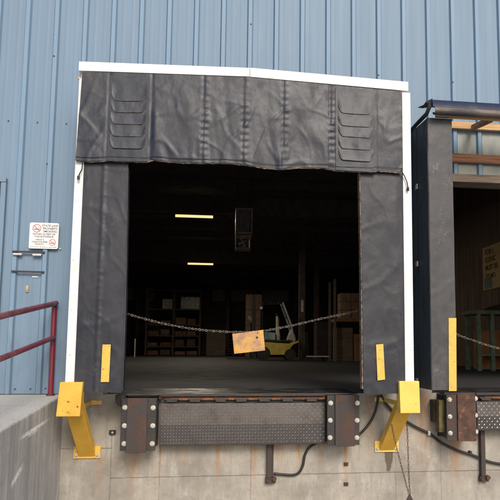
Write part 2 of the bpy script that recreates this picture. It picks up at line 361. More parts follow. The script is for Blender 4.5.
# ------------------------------------------------------------------ warehouse
OP1 = (-1.22, 1.66, 2.70); OP2 = (2.34, 6.30, 2.47)  # right opening widened out of view to let more sky light onto the partition
wh = thing('warehouse', 'pale blue ribbed metal warehouse with two dock openings in its wall', 'building', (0, 0, ZG))
def rib_h(x):
    t = (x-RX0)/S; d = abs(t-round(t))*S
    if d < .021: return .032
    if d < .035: return .032*(1-(d-.021)/.014)
    d2 = abs(d-.102)
    if d2 < .008: return .0016
    if d2 < .019: return .0016*(1-(d2-.008)/.011)
    return 0
def sheet(m, x0, x1, z0, z1):
    xs = {x0, x1}; k0 = int((x0-RX0)/S)-1; k1 = int((x1-RX0)/S)+2
    for k in range(k0, k1):
        for o_ in (-.035, -.021, .021, .035, -.121, -.110, -.094, -.083, .121, .110, .094, .083):
            x = RX0+k*S+o_
            if x0 < x < x1: xs.add(x)
    xs = sorted(xs)
    vs = [(x, -rib_h(x), z) for z in (z0, z1) for x in xs]; n = len(xs)
    m.add(vs, [(i, i+1, i+1+n, i+n) for i in range(n-1)])
cl = MB(); ZB = -.034
sheet(cl, -12, -1.60, ZB, 7.2); sheet(cl, -1.60, OP1[0], .07, 7.2); sheet(cl, OP1[0], OP1[1], OP1[2], 7.2); sheet(cl, OP1[1], OP2[0], .07, 7.2)
sheet(cl, OP2[0], OP2[1], OP2[2], 7.2); sheet(cl, OP2[1], 12, ZB, 7.2)
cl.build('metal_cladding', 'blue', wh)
# inner lining 0.15 m behind the sheets
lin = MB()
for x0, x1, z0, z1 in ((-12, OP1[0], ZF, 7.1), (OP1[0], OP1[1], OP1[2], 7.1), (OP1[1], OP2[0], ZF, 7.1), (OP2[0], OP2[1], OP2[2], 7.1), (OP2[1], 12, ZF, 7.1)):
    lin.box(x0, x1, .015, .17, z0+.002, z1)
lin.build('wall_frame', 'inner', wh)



fo = MB(); fo.box(-12, 12, .004, .6, ZG-.1, ZF-.21); fo.box(-12, 12, .004, .018, ZF-.21, ZF-.006)

fo = MB(); fo.box(-12, 12, .004, .6, ZG-.1, ZF-.21); fo.box(-12, 12, .004, .018, ZF-.21, ZF-.006)
for x0, x1 in ((-1.60, OP1[0]-.045), (OP1[1]+.045, OP2[0]-.01)): fo.box(x0, x1, .004, .0145, ZF-.005, .075)
fo.build('foundation_wall', 'concrete', wh)
MB().box(-12.1, 12.1, -.05, 34.2, 7.206, 7.4).build('roof', 'inner', wh)
MB().box(-12, -11.85, .171, 33.899, ZF-.1, 7.205).build('side_wall', 'inner', wh); MB().box(11.85, 12, .171, 33.899, ZF-.1, 7.205).build('side_wall', 'inner', wh)
MB().box(-12, 12, 33.9, 34.05, ZF-.1, 7.205).build('back_wall', 'inner', wh)
MB().box(-11.84, 11.84, .18, 33.88, 5.2, 5.25).build('ceiling', 'inner', wh)
# roof purlins and beams
for k in range(16):
    MB().box(-11.8, 11.8, 2.0+k*2.0, 2.12+k*2.0, 4.98, 5.19).build('ceiling_purlin', 'beam', wh)
for y in (11.0, 22.0, 32.6):
    MB().box(-11.8, 11.8, y, y+.25, 4.45, 4.97).build('ceiling_beam', 'beam', wh)
for x, y in ((-5.6, 32.5), (-6.2, 22), (4.4, 22), (.15, 32.5), (4.6, 32.5), (7.2, 11), (-7.4, 11)):
    MB().box(x-.11, x+.11, y-.11, y+.11, ZF, 4.44).build('steel_column', 'beam', wh)
for x0, x1 in ((-8.6, -5.9), (-5.3, -4.75), (-.9, -.05), (.35, 2.1), (2.5, 4.3)):
    MB().box(x0, x1, 33.84, 33.89, 3.55, 4.35).build('wall_panel', 'inner_pale', wh)
# jamb and header boards of the openings
j = MB()
j.box(OP1[0]-.04, OP1[0], -.001, .20, ZF, OP1[2]+.04); j.box(OP1[1], OP1[1]+.04, -.001, .20, ZF, OP1[2]+.04); j.box(OP1[0], OP1[1], -.001, .20, OP1[2], OP1[2]+.04)
j.build('opening_frame', 'wood_grey', wh)
j = MB(); j.box(OP2[0], OP2[1], -.045, .21, OP2[2]-.06, OP2[2]+.035); j.build('opening_frame', 'wood_grey', wh, bevel=.004)
MB().box(2.25, 6.35, -.075, -.036, 2.635, 2.74).build('ledger_board', 'wood_red', wh, bevel=.004)
for k in range(17, 30):  # slabs added over the pans to carry painted bounce light under the canopy
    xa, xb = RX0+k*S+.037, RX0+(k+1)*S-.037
    for za, zb_ in ((2.745, 3.04), (2.51, 2.63)): MB().box(max(xa, 2.3), xb, -.0055, .001, za, zb_).build('bounce_lit_panel', 'bounce_grey', wh)
# interior partition behind the right bay
pw = MB()
for k in range(39):
    pw.box(6.70, 6.74, .25+k*.25, .25+k*.25+.243, ZF, 5.15)
pw.box(6.741, 6.84, .25, 10.0, ZF, 5.15); pw.box(6.70, 11.8, 10.001, 10.1, ZF, 5.15)
pw.build('partition_wall', 'panel', wh)
# man door at the left
dl = thing('personnel_door', 'blue metal door with a thin dark-edged frame at the far left', 'door', (-2.9, 0, -.03))
df = MB(); df.box(-2.39, -2.338, -.052, -.001, -.03, 2.19); df.box(-3.52, -3.468, -.052, -.001, -.03, 2.19); df.box(-3.52, -2.338, -.060, -.001, 2.19, 2.235)
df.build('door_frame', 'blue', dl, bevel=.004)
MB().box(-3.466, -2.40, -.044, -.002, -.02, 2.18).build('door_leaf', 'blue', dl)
MB().box(-2.415, -2.392, -.046, -.040, -.02, 2.185).build('weather_seal', 'black', dl)
m = MB().cyl((-3.38, -.045, 1.0), (-3.38, -.10, 1.0), .012); m.cyl((-3.40, -.1, 1.0), (-3.27, -.1, 1.0), .012); m.build('door_handle', 'galv', dl)
# screws of the cladding
def screw(x, z, y=0.):
    MB().cyl((x, -.001-y, z), (x, -.007-y, z), .008, 8).build('screw', 'dark_steel', wh)
for px, py in ((8.5, 121), (37.5, 122.5), (66.5, 124)):
    q = U(px, py, 0); screw(q.x, q.z)
for px, py in ((15, 389), (30.5, 389), (45.5, 388.5)):
    q = U(px, py, 0); screw(q.x, q.z)
for px, py in ((47, 164), (54, 56), (378.7, 75), (453, 82), (251, 24)):
    q = U(px, py, -.035); screw(q.x, q.z, .034)

# ------------------------------------------------------------------ dock shelters
def fabric(fn_corner, nu, nv, amp=.010, seed=0., seams=(), Y=DF, damp=None):
    def fn(u, v):
        x, z = fn_corner(u, v)
        w = amp*(nz(x*1.7+seed, z*1.3, seed)*1.0+.55*nz(x*4.1+z*2.3, z*3.2-x*1.2, seed+5)+.22*nz(x*8+z*3, z*5-x*2, seed+9)+.25*max(0, 1-abs(nz(x*3.3+z*2.3, z*2.6-x*1.8, seed+23))*8)+.45*max(0, 1-abs(nz(x*1.7-z*1.3, z*1.4+x*.8, seed+3))*7))
        w = max(-.02, min(.03, w))
        if damp == 'L': w = w*min(1, u*4.5)-.006*max(0, 1-u*6)
        if damp == 'R': w = w*min(1, (1-u)*4.5)-.006*max(0, 1-(1-u)*6)
        for sx in seams:
            d = abs(x-sx)
            if d < .03: w += .006*(1-d/.03)+.003*nz(z*30, sx)
        return Vector((x, Y-w-.002, z))
    return MB().grid(fn, nu, nv)
sh = thing('dock_shelter', 'large white framed dock shelter with black curtains around the main opening', 'dock shelter', (.2, -.3, ZF), 'dock shelters on the blue wall')
# posts (placed at the real front plane)
PL0, PL1 = -1.500, -1.418; PR0, PR1 = 1.832, 1.925
def post(x0, x1, z1): return MB().box(x0, x1, -.615, -.525, .112, z1)
post(PL0, PL1, 3.13).build('post', 'white', sh, bevel=.004)
post(PR0, PR1, 3.195).build('post', 'white', sh, bevel=.004)
# top rail: two boards meeting at a slight peak
def board(pxs, Y0, Y1):
    (a, at, ab), (b, bt, bb) = pxs
    A = U(a, at, Y0); A2 = U(a, ab, Y0); B = U(b, bt, Y0); B2 = U(b, bb, Y0)
    return MB().prism_y([(A.x, A2.z), (B.x, B2.z), (B.x, B.z), (A.x, A.z)], Y0, Y1)
board(((79, 61.3, 70.6), (249.8, 67.8, 76.6)), -.62, -.53).build('top_rail', 'white', sh, bevel=.003)
board(((250.2, 67.6, 76.8), (408.3, 81.8, 91.0)), -.621, -.53).build('top_rail', 'white', sh, bevel=.003)
MB().box(-1.515, -1.47, -.60, -.53, 3.135, 3.155).build('wedge', 'wood', sh)
q = U(402, 90, -.6); MB().box(q.x-.03, q.x+.03, -.59, -.54, q.z-.03, q.z-.003).build('wedge', 'wood', sh)
for px, py in ((90, 67), (118, 68), (160, 69), (205, 71), (243, 73), (262, 74), (300, 78), (345, 82), (385, 86), (402, 87)):
    q = U(px, py-1.5, -.621); MB().cyl((q.x, -.620, q.z), (q.x, -.6235, q.z), .004, 8).build('nail', 'galv', sh)
for px, py in ((75.5, 200), (73.2, 260), (71.6, 310), (70.2, 355), (407.5, 130), (409, 230), (410, 300), (411, 350), (406.5, 100)):
    q = U(px, py, -.616); MB().cyl((q.x, -.614, q.z), (q.x, -.6185, q.z), .0065, 8).build('nail', 'galv', sh)
# sides and roof back to the wall
for x in (PL0+.012, PR1-.012):
    MB().box(x-.008, x+.008, -.524, -.036, .13, 3.10).build('side_panel', 'vinyl_side', sh)
for x in (PL0+.03, PR1-.06):
    m = MB()
    for z in (.16, 1.6, 3.05): m.box(x, x+.03, -.52, -.036, z-.02, z+.02)
    m.box(x, x+.03, -.075, -.036, .181, 1.579); m.box(x, x+.03, -.075, -.036, 1.621, 3.029)
    m.build('side_brace', 'wood_grey', sh)
MB().prism_x([(-.525, 3.125), (-.036, 3.20), (-.036, 3.212), (-.525, 3.137)], PL0+.03, PR1-.03).build('roof_panel', 'vinyl_side', sh)
# side curtains
def cc(tl, tr, bl, br, Y=DF):
    A, B, D_, E_ = U(*tl, Y), U(*tr, Y), U(*bl, Y), U(*br, Y)
    def fc(u, v):
        t = A.lerp(B, u); b = D_.lerp(E_, u); p = b.lerp(t, v); return p.x, p.z
    return fc
Lc = cc((80, 150), (129, 150), (72.5, 391), (121.3, 393))
lcu = fabric(Lc, 46, 150, .008, 1.3, seams=(-1.22,), damp='L').build('side_curtain', 'vinyl', sh, smooth=True, solid=.006)
Rc = cc((360.2, 155), (402, 157), (363.6, 394.5), (409, 393))
rcu = fabric(Rc, 46, 150, .008, 7.7, damp='R').build('side_curtain', 'vinyl', sh, smooth=True, solid=.006)
# inner edge returns of the side curtains
def edge(pts, name, mat, w, par, Y0=DF+.004, Y1=DF+.09):
    m = MB(); P = [U(a, b, DF) for a, b in pts]
    for A, B in zip(P, P[1:]):
        k = len(m.v); m.add([(A.x-w/2, Y0, A.z), (A.x+w/2, Y0, A.z), (A.x+w/2, Y1, A.z), (A.x-w/2, Y1, A.z), (B.x-w/2, Y0, B.z), (B.x+w/2, Y0, B.z), (B.x+w/2, Y1, B.z), (B.x-w/2, Y1, B.z)],
              [(0, 1, 2, 3), (7, 6, 5, 4), (0, 4, 5, 1), (1, 5, 6, 2), (2, 6, 7, 3), (3, 7, 4, 0)])
    return m.build(name, mat, par)
edge([(127.5, 168), (126.3, 230), (125, 300), (122, 391)], 'edge_roll', 'vinyl', .02, lcu)
edge([(360, 172), (361.5, 250), (362.8, 389)], 'edge_roll', 'hem', .014, rcu)
def strip(a, b, c, d, par, Y=DF-.019, name='reflective_strip'):
    P = [U(*q, Y) for q in (a, b, c, d)]
    m = MB(); m.prism_y([(q.x, q.z) for q in P], Y-.003, Y+.004); return m.build(name, 'strip', par)
strip((102.6, 344.5), (110.8, 344.5), (109, 382), (100.8, 382), lcu)
strip((376, 344.5), (383.2, 344), (385, 379.5), (377.5, 380.5), rcu)
# head curtain
YH = -.652
bot = [(75.5, 160.5), (90, 161.5), (107, 160.5), (147, 162), (152, 160), (180, 162.5), (205, 163), (225, 163), (245, 164.5), (262, 167.5), (280, 169), (300, 167.5), (325, 168), (336, 170.5), (372, 172), (376, 170.5), (402.5, 172.3)]
top = [(82, 71.5), (250, 77.5), (401.5, 91.5)]
def Hc(u, v):
    bx = lerp(75.5, 402.5, u); tx = lerp(82.5, 401.3, u)
    b = U(bx, interp(bot, bx)+.5*nz(bx*.2, 0), YH); t = U(tx, interp(top, tx), YH); p = b.lerp(t, v); return p.x, p.z
hseams = [U(x, 120, YH).x for x in (108, 151, 203, 243, 283, 330, 376)]
PANS = ((U(107, 120, YH).x, U(149, 120, YH).x), (U(335.5, 120, YH).x, U(376, 120, YH).x))
def head():
    def fn(u, v):
        x, z = Hc(u, v)
        k = min(1., (1-v)*2.2+.12)
        w = .010*(nz(x*1.7, z*1.3, 2)+.65*nz(x*4.6+z*2.0, z*2.4-x*1.7, 5)+.1*nz(x*9, z*8, 9)) * k
        # puckers that run up from the hem between the seams
        ph = nz(x*2.2, 0, 4)*2
        w += (.007*k*max(0, sin(x*15+ph+z*2.5))**2*(1-v)**.5+.003*k*nz(x*14+z*2, z*2.2, 8)) if -.75 < x < 1.15 else 0
        w += .0045*k*max(0, 1-abs(nz(x*3.1-z*1.6, z*1.9+x*1.2, 13))*7)+.003*k*max(0, 1-abs(nz(x*2.9+z*1.9, z*1.8-x*1.5, 31))*8)
        for pa, pb in PANS:
            if pa-.06 < x < pb+.06: w *= max(0, min(1, max(pa-x, x-pb)/.06))*.9+.1
        for sx in hseams:
            d = abs(x-sx)
            if d < .03: w -= .006*(1-d/.03)**2
        for sx in hseams[2:6]:
            d = abs(x-sx-.02)
            if d < .05 and z > 2.35: w += .0075*sin(pi*(1-d/.05)/2)*(.5+.5*sin(z*88+sx*7))*(.4+.6*max(0, 1-abs(z-2.72)/.35))
        return Vector((x, YH-w-.014*(1-v)*sin(u*pi)*0, z))
    return MB().grid(fn, 260, 76)
HM = head()
hc = HM.build('head_curtain', 'vinyl_head', sh, smooth=True, solid=.006)
# frayed hem strip and stitched hem line
m = MB()
def hemf(off0, off1, Y):
    def fn(u, v):
        bx = lerp(76, 402, u); y = interp(bot, bx)+lerp(off0, off1, v)+(.6*nz(bx*.5, 3) if v > .5 else 0)
        p = U(bx, y, Y); return Vector((p.x, Y+.004*nz(bx*.15, 1), p.z))
    return fn
m.grid(hemf(-.4, 1.0, YH+.006), 140, 2); m.build('frayed_hem', 'hem', hc, solid=.004)
m = MB().tube([hemf(-4.0, -4.0, YH-.017)(i/120, 0) for i in range(121)], .0028, 5); m.build('stitch_line', 'vinyl_side', hc)
# deep pleat sections: overlapping flaps with rounded corners
def pleat_bank(x0t, x1t, x0b, x1b, ytop, ys, ybot, sl):
    def PX(u, y): 
        t = (y-ytop)/(ybot-ytop); return lerp(lerp(x0t, x0b, t), lerp(x1t, x1b, t), u)
    m = MB()
    def back(u, v):
        y = lerp(ybot, ytop, v)+sl*(u-.5); p = U(PX(u, y), y, YH-.02); return Vector((p.x, YH-.013-.003*nz(p.x*6, p.z*5, 2), p.z))
    m.grid(back, 16, 30); o = m.build('pleat_panel', 'flap', hc, smooth=True, solid=.003)
    prev = ytop+3
    for i, yb in enumerate(ys):
        def fl(u, v):
            c = .07+.86*u
            e = abs(2*u-1); drop = 1-max(0., (e-.72)/.28)**2.2      # rounded lower corners
            yl = lerp(yb-7, yb, drop)+.5*nz(u*1.3, i)
            y = lerp(yl, prev-2 if i else prev, v)+sl*(u-.5)
            Yq = YH-.0165-.009*(1-v)**2-.0005*i+.002*nz(u*4, v*2, i*3.)
            p = U(PX(c, y), y, Yq); return Vector((p.x, Yq, p.z))
        MB().grid(fl, 22, 8).build('pleat_flap', 'flap', hc, smooth=True, solid=.002)
        ed = MB().tube([fl(k/22, 0)+Vector((0, -.0005, -.001)) for k in range(23)], .0013, 5); ed.build('flap_edge', 'hem', hc)
        prev = yb
    return o
pleat_bank(109.5, 149.5, 106, 147.5, 75.5, (100.5, 112, 124, 136, 148), 161, 1.0)
pleat_bank(335.5, 375, 336, 376.5, 88.5, (113.5, 126, 137, 149, 160.5), 171, 2.4)
# tie cords
def cord(pts, Y, par):
    P = [U(a, b, Y) for a, b in pts]; o = MB().tube(P, .006, 6).build('tie_cord', 'cable', par, smooth=True)
    e = P[-1]; MB().cyl(e+Vector((0, 0, .005)), e-Vector((0, 0, .03)), .013, 8).build('cord_toggle', 'cable', o)
cord([(82.5, 163), (82, 169), (80, 173), (78.5, 176.5)], -.655, hc); cord([(402, 172), (404.5, 176), (407, 182), (408, 188)], -.64, hc)

# right-hand shelter
s2 = thing('dock_shelter', 'black dock shelter with a navy canopy beside the main shelter, cut by the right edge', 'dock shelter', (3.6, -.3, ZF), 'dock shelters on the blue wall')
SX0, SX1 = 2.118, 2.385; SXR = 6.42  # far side of the shelter moved out with the opening widened for sky light
def fc2(x0, x1, z0, z1): return lambda u, v: (lerp(x0, x1, u), lerp(z0, z1, v))
c2 = fabric(fc2(SX0, SX1, .035, 2.93), 24, 150, .005, 11.).build('side_curtain', 'vinyl_grey', s2, smooth=True, solid=.006)
strip((448.6, 318), (456.2, 318), (456.4, 391), (448.9, 391), c2, Y=DF-.012)
MB().box(SX1-.012, SX1+.002, DF+.004, DF+.12, .04, 2.92).build('edge_roll', 'vinyl', c2)
fabric(fc2(SXR, SXR+.267, .035, 2.93), 10, 60, .005, 15.).build('side_curtain', 'vinyl', s2, smooth=True, solid=.006)
def sidep(u, v):
    y = lerp(DF, -.038, u); zt = lerp(2.93, 2.97, u); z = lerp(.035, zt, v)
    return Vector((SX0-.002-.006*nz(y*5, z*1.5, 3)-.010*max(0, 1-abs(y+.22)/.03), y, z))
sp_ = MB().grid(sidep, 24, 60).build('side_panel', 'vinyl_side', s2, smooth=True, solid=.008)
MB().box(SXR+.262, SXR+.27, DF, -.038, .035, 2.93).build('side_panel', 'vinyl_side', s2)
for px, py in ((417, 187), (417.5, 264), (417.5, 381)):
    q = UXp(px, py, SX0-.012); y = max(-.5, min(-.08, q.y))
    cp = MB().box(SX0-.026, SX0-.010, y-.03, y+.03, q.z-.03, q.z+.03)
    cp.build('clip', 'galv', s2, bevel=.003)
# canopy
fz = [(-.036, 3.135), (-.46, 3.115), (-.62, 3.10), (-.71, 3.085), (-.735, 3.05), (-.745, 3.00)]
m = MB()
m.add([(x, y, z) for y, z in fz for x in (SX0+.01, SXR+.3)], [(2*i, 2*i+1, 2*i+3, 2*i+2) for i in range(1, len(fz)-1)])
can = m.build('canopy', 'canopy', s2, smooth='auto', solid=.008)
arc = [(-.742+.0, 3.0)]+[(-.715-.040*cos(a), 2.965-.036*sin(a)) for a in [pi*k/8 for k in range(0, 9)]]
m = MB(); m.add([(x, y, z) for y, z in arc for x in (SX0+.03, SXR+.3)], [(2*i, 2*i+1, 2*i+3, 2*i+2) for i in range(len(arc)-1)])
m.build('canopy_lip', 'canopy_lip', can, smooth=True, solid=.006)
m = MB()      # torn flap at the canopy's left corner and its side edge roll
A = U(432.3, 98.6, -.70); B = U(418, 107.4, -.45); 
m.add([A, U(426, 101.5, -.66), U(423.5, 105, -.58), B, U(423, 108, -.48), U(428, 107, -.6), U(433, 106, -.70)], [(0, 1, 2, 3, 4, 5, 6)])
m.build('torn_flap', 'rubber', can, solid=.010)
MB().tube([(SX0-.005, -.70, 3.03), (SX0-.01, -.60, 2.975), (SX0-.012, -.32, 2.985), (SX0-.012, -.04, 2.99)], .022, 8).build('edge_roll', 'rubber', can, smooth=True)
MB().box(SX0+.10, SXR+.25, -.60, -.555, 2.955, 3.03).build('head_frame', 'wood', s2)
MB().box(2.37, SXR+.25, -.078, -.038, 3.045, 3.125).build('head_frame', 'wood', s2)
MB().box(SX0+.005, SX0+.04, -.55, -.04, 2.86, 2.93).build('rafter', 'wood', s2)
for x in (2.86, 3.7, 4.5, 5.4, 6.1):
    m = MB(); m.prism_x([(-.552, 2.945), (-.08, 3.03), (-.08, 3.09), (-.552, 3.01)], x-.02, x+.02); m.build('rafter', 'wood_red', s2)

# ------------------------------------------------------------------ yellow bumper guards
def guard(label, bx0, by0, bx1, by1, lean, plate, mat, arm, right):
    a = U(bx0, by0, -.66); b = U(bx1, by1, -.66); pc = U(*plate, 0)
    t = thing('post_guard', label, 'guard', (pc.x, 0, pc.z), 'yellow guards at the feet of the white posts')
    # box
    m = MB(); 
    x0, x1, z1, z0 = a.x, b.x, a.z, b.z
    for (X, Y0, Y1) in ((0, -.66, -.545),):
        m.prism_y([(x0-lean, z0), (x1-lean*.6, z0), (x1, z1), (x0, z1)], Y0, Y1)
    m.build('guard_box', mat, t, bevel=.006)
    # brace: box section from the plate up to the box
    cx = (x0+x1)/2; hw = .082
    P0 = Vector((pc.x, -.012, pc.z+.02)); P1 = Vector((cx+(.01 if not right else -.01), -.55, z0+.10)); ax = (P1-P0).normalized()
    side = Vector((1, 0, 0)); side = (side-ax*side.dot(ax)).normalized(); nrm = ax.cross(side)
    m = MB(); vs = []
    for P in (P0, P1):
        for s1, s2_ in ((-1, -1), (1, -1), (1, 1), (-1, 1)):
            v = P+side*s1*hw+nrm*s2_*.045
            if P is P0: v -= ax*((v.y+.012)/ax.y)
            vs.append(v)
    m.add(vs, [(0, 1, 2, 3), (7, 6, 5, 4), (0, 4, 5, 1), (1, 5, 6, 2), (2, 6, 7, 3), (3, 7, 4, 0)])
    m.build('brace', 'yellow_shaded', t, bevel=.006)
    pl = MB().box(pc.x-.135, pc.x+.135, -.014, .003, pc.z-.058, pc.z+.065).build('base_plate', mat, t, bevel=.003)
    for s in (-1, 1):
        c = Vector((pc.x+s*.105, -.014, pc.z-.022))
        m = MB().cyl(c, c-Vector((0, .006, 0)), .020, 14); m.cyl(c-Vector((0, .006, 0)), c-Vector((0, .02, 0)), .012, 6); m.build('bolt', 'galv', pl)
    # upper arm back to the wall
    e = U(*arm, -.02); s0 = Vector((x1-.03 if not right else x0+.03, -.56, e.z))
    d = (e-s0); m = MB(); h = .022
    mid = s0.lerp(e, .75)+Vector((0, -.06, 0)); endp = Vector((e.x+(-.06 if not right else .06), -.014, e.z))
    pts = [s0, Vector((endp.x, -.03, e.z)), Vector((e.x+(.05 if not right else -.05), -.012, e.z))]
    for A_, B_ in zip(pts, pts[1:]):
        n_ = (B_-A_).normalized().cross(Vector((0, 0, 1)))*.007
        m.add([A_+n_-Vector((0, 0, h)), A_-n_-Vector((0, 0, h)), A_-n_+Vector((0, 0, h)), A_+n_+Vector((0, 0, h)), B_+n_-Vector((0, 0, h)), B_-n_-Vector((0, 0, h)), B_-n_+Vector((0, 0, h)), B_+n_+Vector((0, 0, h))],
              [(3, 2, 1, 0), (4, 5, 6, 7), (0, 1, 5, 4), (1, 2, 6, 5), (2, 3, 7, 6), (3, 0, 4, 7)])
    ar = m.build('arm', mat, t)
    c = Vector((e.x+(.02 if not right else -.02), -.018, e.z)); m = MB().cyl(c, c-Vector((0, .014, 0)), .016, 10); m.build('bolt', 'galv', ar)
    return t
guard('chipped yellow steel guard under the left white post', 59.8, 382.2, 81.2, 416.5, .022, (87.2, 452.5), 'yellow_old', (97, 402.5), False)
guard('clean bright yellow steel guard under the right white post', 399.2, 381.2, 419.8, 413.2, -.010, (386.5, 446.5), 'yellow', (379, 399.5), True)

# ------------------------------------------------------------------ dock bumpers
def bumper(label, fl0, fc0, fc1, fl1, ytop, ybot, fbot, bolts, Yf=-.30, face='rust', flange='dark_steel', core='rubber'):
    A = U(fl0, ytop, Yf); B = U(fl1, ybot, Yf); c0 = U(fc0, ytop, Yf).x; c1 = U(fc1, ytop, Yf).x; zf = U(fc0, fbot, Yf-.02).z
    t = thing('dock_bumper', label, 'bumper', ((A.x+B.x)/2, -.15, B.z), 'steel faced dock bumpers')
    x0, x1, z1, z0 = A.x, B.x, A.z, B.z
    MB().box(x0+.004, x1-.004, -.02, .003, z0+.01, z1-.005).build('mounting_plate', 'dark_steel', t)
    m = MB(); k = 9
    for i in range(k):
        ya = lerp(-.022, Yf+.022, i/k); yb = lerp(-.022, Yf+.022, (i+1)/k)+.004
        m.box(x0+.012+random.uniform(-.004, .004), x1-.012+random.uniform(-.004, .004), yb, ya, z0+.02+random.uniform(-.004, .004), z1-.012)
    m.build('rubber_pads', core, t)
    for a, b in ((x0, c0), (c1, x1)):
        MB().box(a, b, Yf, Yf+.018, z0, z1).build('flange', flange, t, bevel=.003)
    MB().box(c0-.004, c1+.004, Yf-.022, Yf-.003, zf, z1+.004).build('face_plate', face, t, bevel=.004)
    for px, py in bolts:
        c = U(px, py, Yf)
        if c.x > c1-.02 and flange == 'x': pass
        b = MB().cyl((c.x, Yf-.001, c.z), (c.x, Yf-.008, c.z), .025, 18)
        b.cyl((c.x, Yf-.008, c.z), (c.x, Yf-.024, c.z), .015, 6); b.build('bolt', 'galv', t)
    return t
bumper('dark rust-streaked dock bumper at the left end of the tread plate', 121.6, 128.2, 147.5, 155, 398.5, 450.5, 453, [(125, 407.4), (124.6, 425.6), (124.2, 443.6), (153.2, 407.7), (152.9, 425.6), (152.3, 443.6)])
bumper('brown rusty dock bumper at the right end of the tread plate', 327.3, 335.3, 354, 359.5, 395.3, 445, 446.6, [(330.6, 403), (330.2, 420.3), (330, 437.6), (357.2, 403), (357, 420.3), (356.8, 437.6)])
tb = bumper('red rusty dock bumper under the right-hand shelter', 446.3, 457, 474.2, 477, 394.5, 440.5, 441.5, [(449.4, 399.5), (449.8, 416.5), (450.2, 433), (475.3, 398.5), (475.5, 415.2), (476, 431.6)], face='rust_red', flange='rust')
# stepped plates at its left
a = U(438, 400, -.2); b = U(446, 432, -.2)
pb = MB().box(a.x, b.x+.01, -.22, -.12, b.z, a.z).build('spacer_plate', 'olive', tb, bevel=.004, label='olive painted spacer plate'); 
a = U(433, 400, -.1); b = U(438, 422, -.1); MB().box(a.x, b.x+.05, -.115, .003, b.z, a.z).build('spacer_plate', 'rust', tb, bevel=.004)

# ------------------------------------------------------------------ dock levelers
def lipY(z, z0, z1):
    t = (z1-z)/(z1-z0); return -.160-.012*min(1, t/.52)+.010*max(0, (t-.52)/.48)
def tread(m, x0, x1, z0, z1, zb, zt):
    p = .030; nx = int((x1-x0)/p); nzz = int((z1-z0)/p); f0 = len(m.f)
    for i in range(nx):
        for jx in range(nzz):
            cx = x0+(i+.5)*(x1-x0)/nx; cz = z0+(jx+.5)*(z1-z0)/nzz; a = pi/4 if (i+jx) % 2 else -pi/4
            l, w = .0135, .0052; ca, sa = cos(a), sin(a)
            def q(s_, t_, y):
                z = cz+s_*sa+t_*ca; return (cx+s_*ca-t_*sa, lipY(z, zb, zt)-.0006-y, z)
            m.add([q(-l, 0, 0), q(0, -w, 0), q(l, 0, 0), q(0, w, 0), q(-l*.5, 0, .0035), q(l*.5, 0, .0035)], [(0, 1, 5, 4), (1, 2, 5), (2, 3, 4, 5), (3, 0, 4)])
    return f0
def leveler(label, x0, x1, zt, zb, full):
    t = thing('dock_leveler', label, 'dock leveler', ((x0+x1)/2, -.1, ZF), 'dock levelers in the openings')
    xa, xb = x0-.02, x1+.02
    ex0 = x0-.36; ex1 = x1+.36
    MB().box(ex0, ex1, -.13, .7, ZF-.010, ZF+.006).build('deck', 'deck', t, bevel=.002)
    MB().box(xa, xb, -.10, -.004, ZF-.050, ZF-.012).build('front_channel', 'rust_orange', t)
    MB().box(x0, x1, -.155, -.131, ZF-.018, ZF+.004).build('hinge_edge', 'dark_steel', t)
    zm = zt-.52*(zt-zb)
    m = MB().prism_x([(-.160, zt), (-.172, zm), (-.162, zb), (-.147, zb), (-.157, zm), (-.145, zt)], x0, x1); f0 = tread(m, x0+.006, x1-.006, zb+.004, zt-.004, zb, zt)
    lip = m.build('lip', 'tread', t); lip.data.materials.append(MT['tread_top'])
    for p_ in lip.data.polygons[f0:]: p_.material_index = 1
    MB().box(x0, x1, -.166, -.147, zb-.008, zb-.001).build('lip_edge', 'dark_steel', lip)
    n_ = 7 if full else 7
    for i in range(n_):
        x = lerp(x0+.13, x1-.16, i/(n_-1))+random.uniform(-.02, .02)
        m = MB().box(x-.055, x+.055, -.160, -.105, ZF-.078, ZF-.045); m.cyl((x-.075, -.150, ZF-.050), (x+.075, -.150, ZF-.050), .011, 8)
        m.build('hinge_lug', 'dark_steel', t, bevel=.002)
    MB().box(x0+.10, x1-.002, -.150, -.12, ZF-.058, ZF-.036).build('hinge_bar', 'rust_orange', t)
    MB().box(x0, x1, -.10, -.03, zb+.03, ZF-.052).build('lip_support', 'dark_steel', t)
    return t
A = U(160.3, 403.6, -.17); B = U(325.3, 443, -.17)
leveler('dock leveler with a wide diamond-tread lip hanging across the main opening', A.x, B.x, A.z, B.z, True)
leveler('dock leveler with a tread lip cut off by the right edge of the photo', U(477, 402, -.17).x, 4.9, -.125, -.43, False)
# deck fills beside the bumpers
# lip keepers (rusty angles under the lips)
def keeper(label, px0, px1, py0, py1):
    a = U(px0, py0, -.03); b = U(px1, py1, -.03)
    t = thing('support_angle', label, 'bracket', ((a.x+b.x)/2, 0, b.z), 'rusty angles bolted below the levelers')
    m = MB().box(a.x, a.x+.050, -.065, .003, b.z+.031, -.40); m.box(a.x+.050, b.x-.012, -.018, .003, b.z+.031, -.40); m.build('angle', 'rust', t, bevel=.003)
    m = MB().box(a.x-.012, b.x+.012, -.055, .003, b.z-.03, b.z+.03); m.build('foot', 'rust', t, bevel=.004)
    m = MB().cyl((b.x-.005, -.05, b.z+.02), (b.x-.005, -.085, b.z+.02), .024, 10); m.cyl((a.x+.01, -.05, b.z), (a.x+.01, -.075, b.z), .018, 8); m.build('bolt', 'rust', t)
keeper('rusty upright angle bolted to the concrete below the main tread plate', 267, 274.5, 441, 480)
keeper('rusty upright angle below the leveler at the right edge of the photo', 479.5, 487, 435, 478.5)

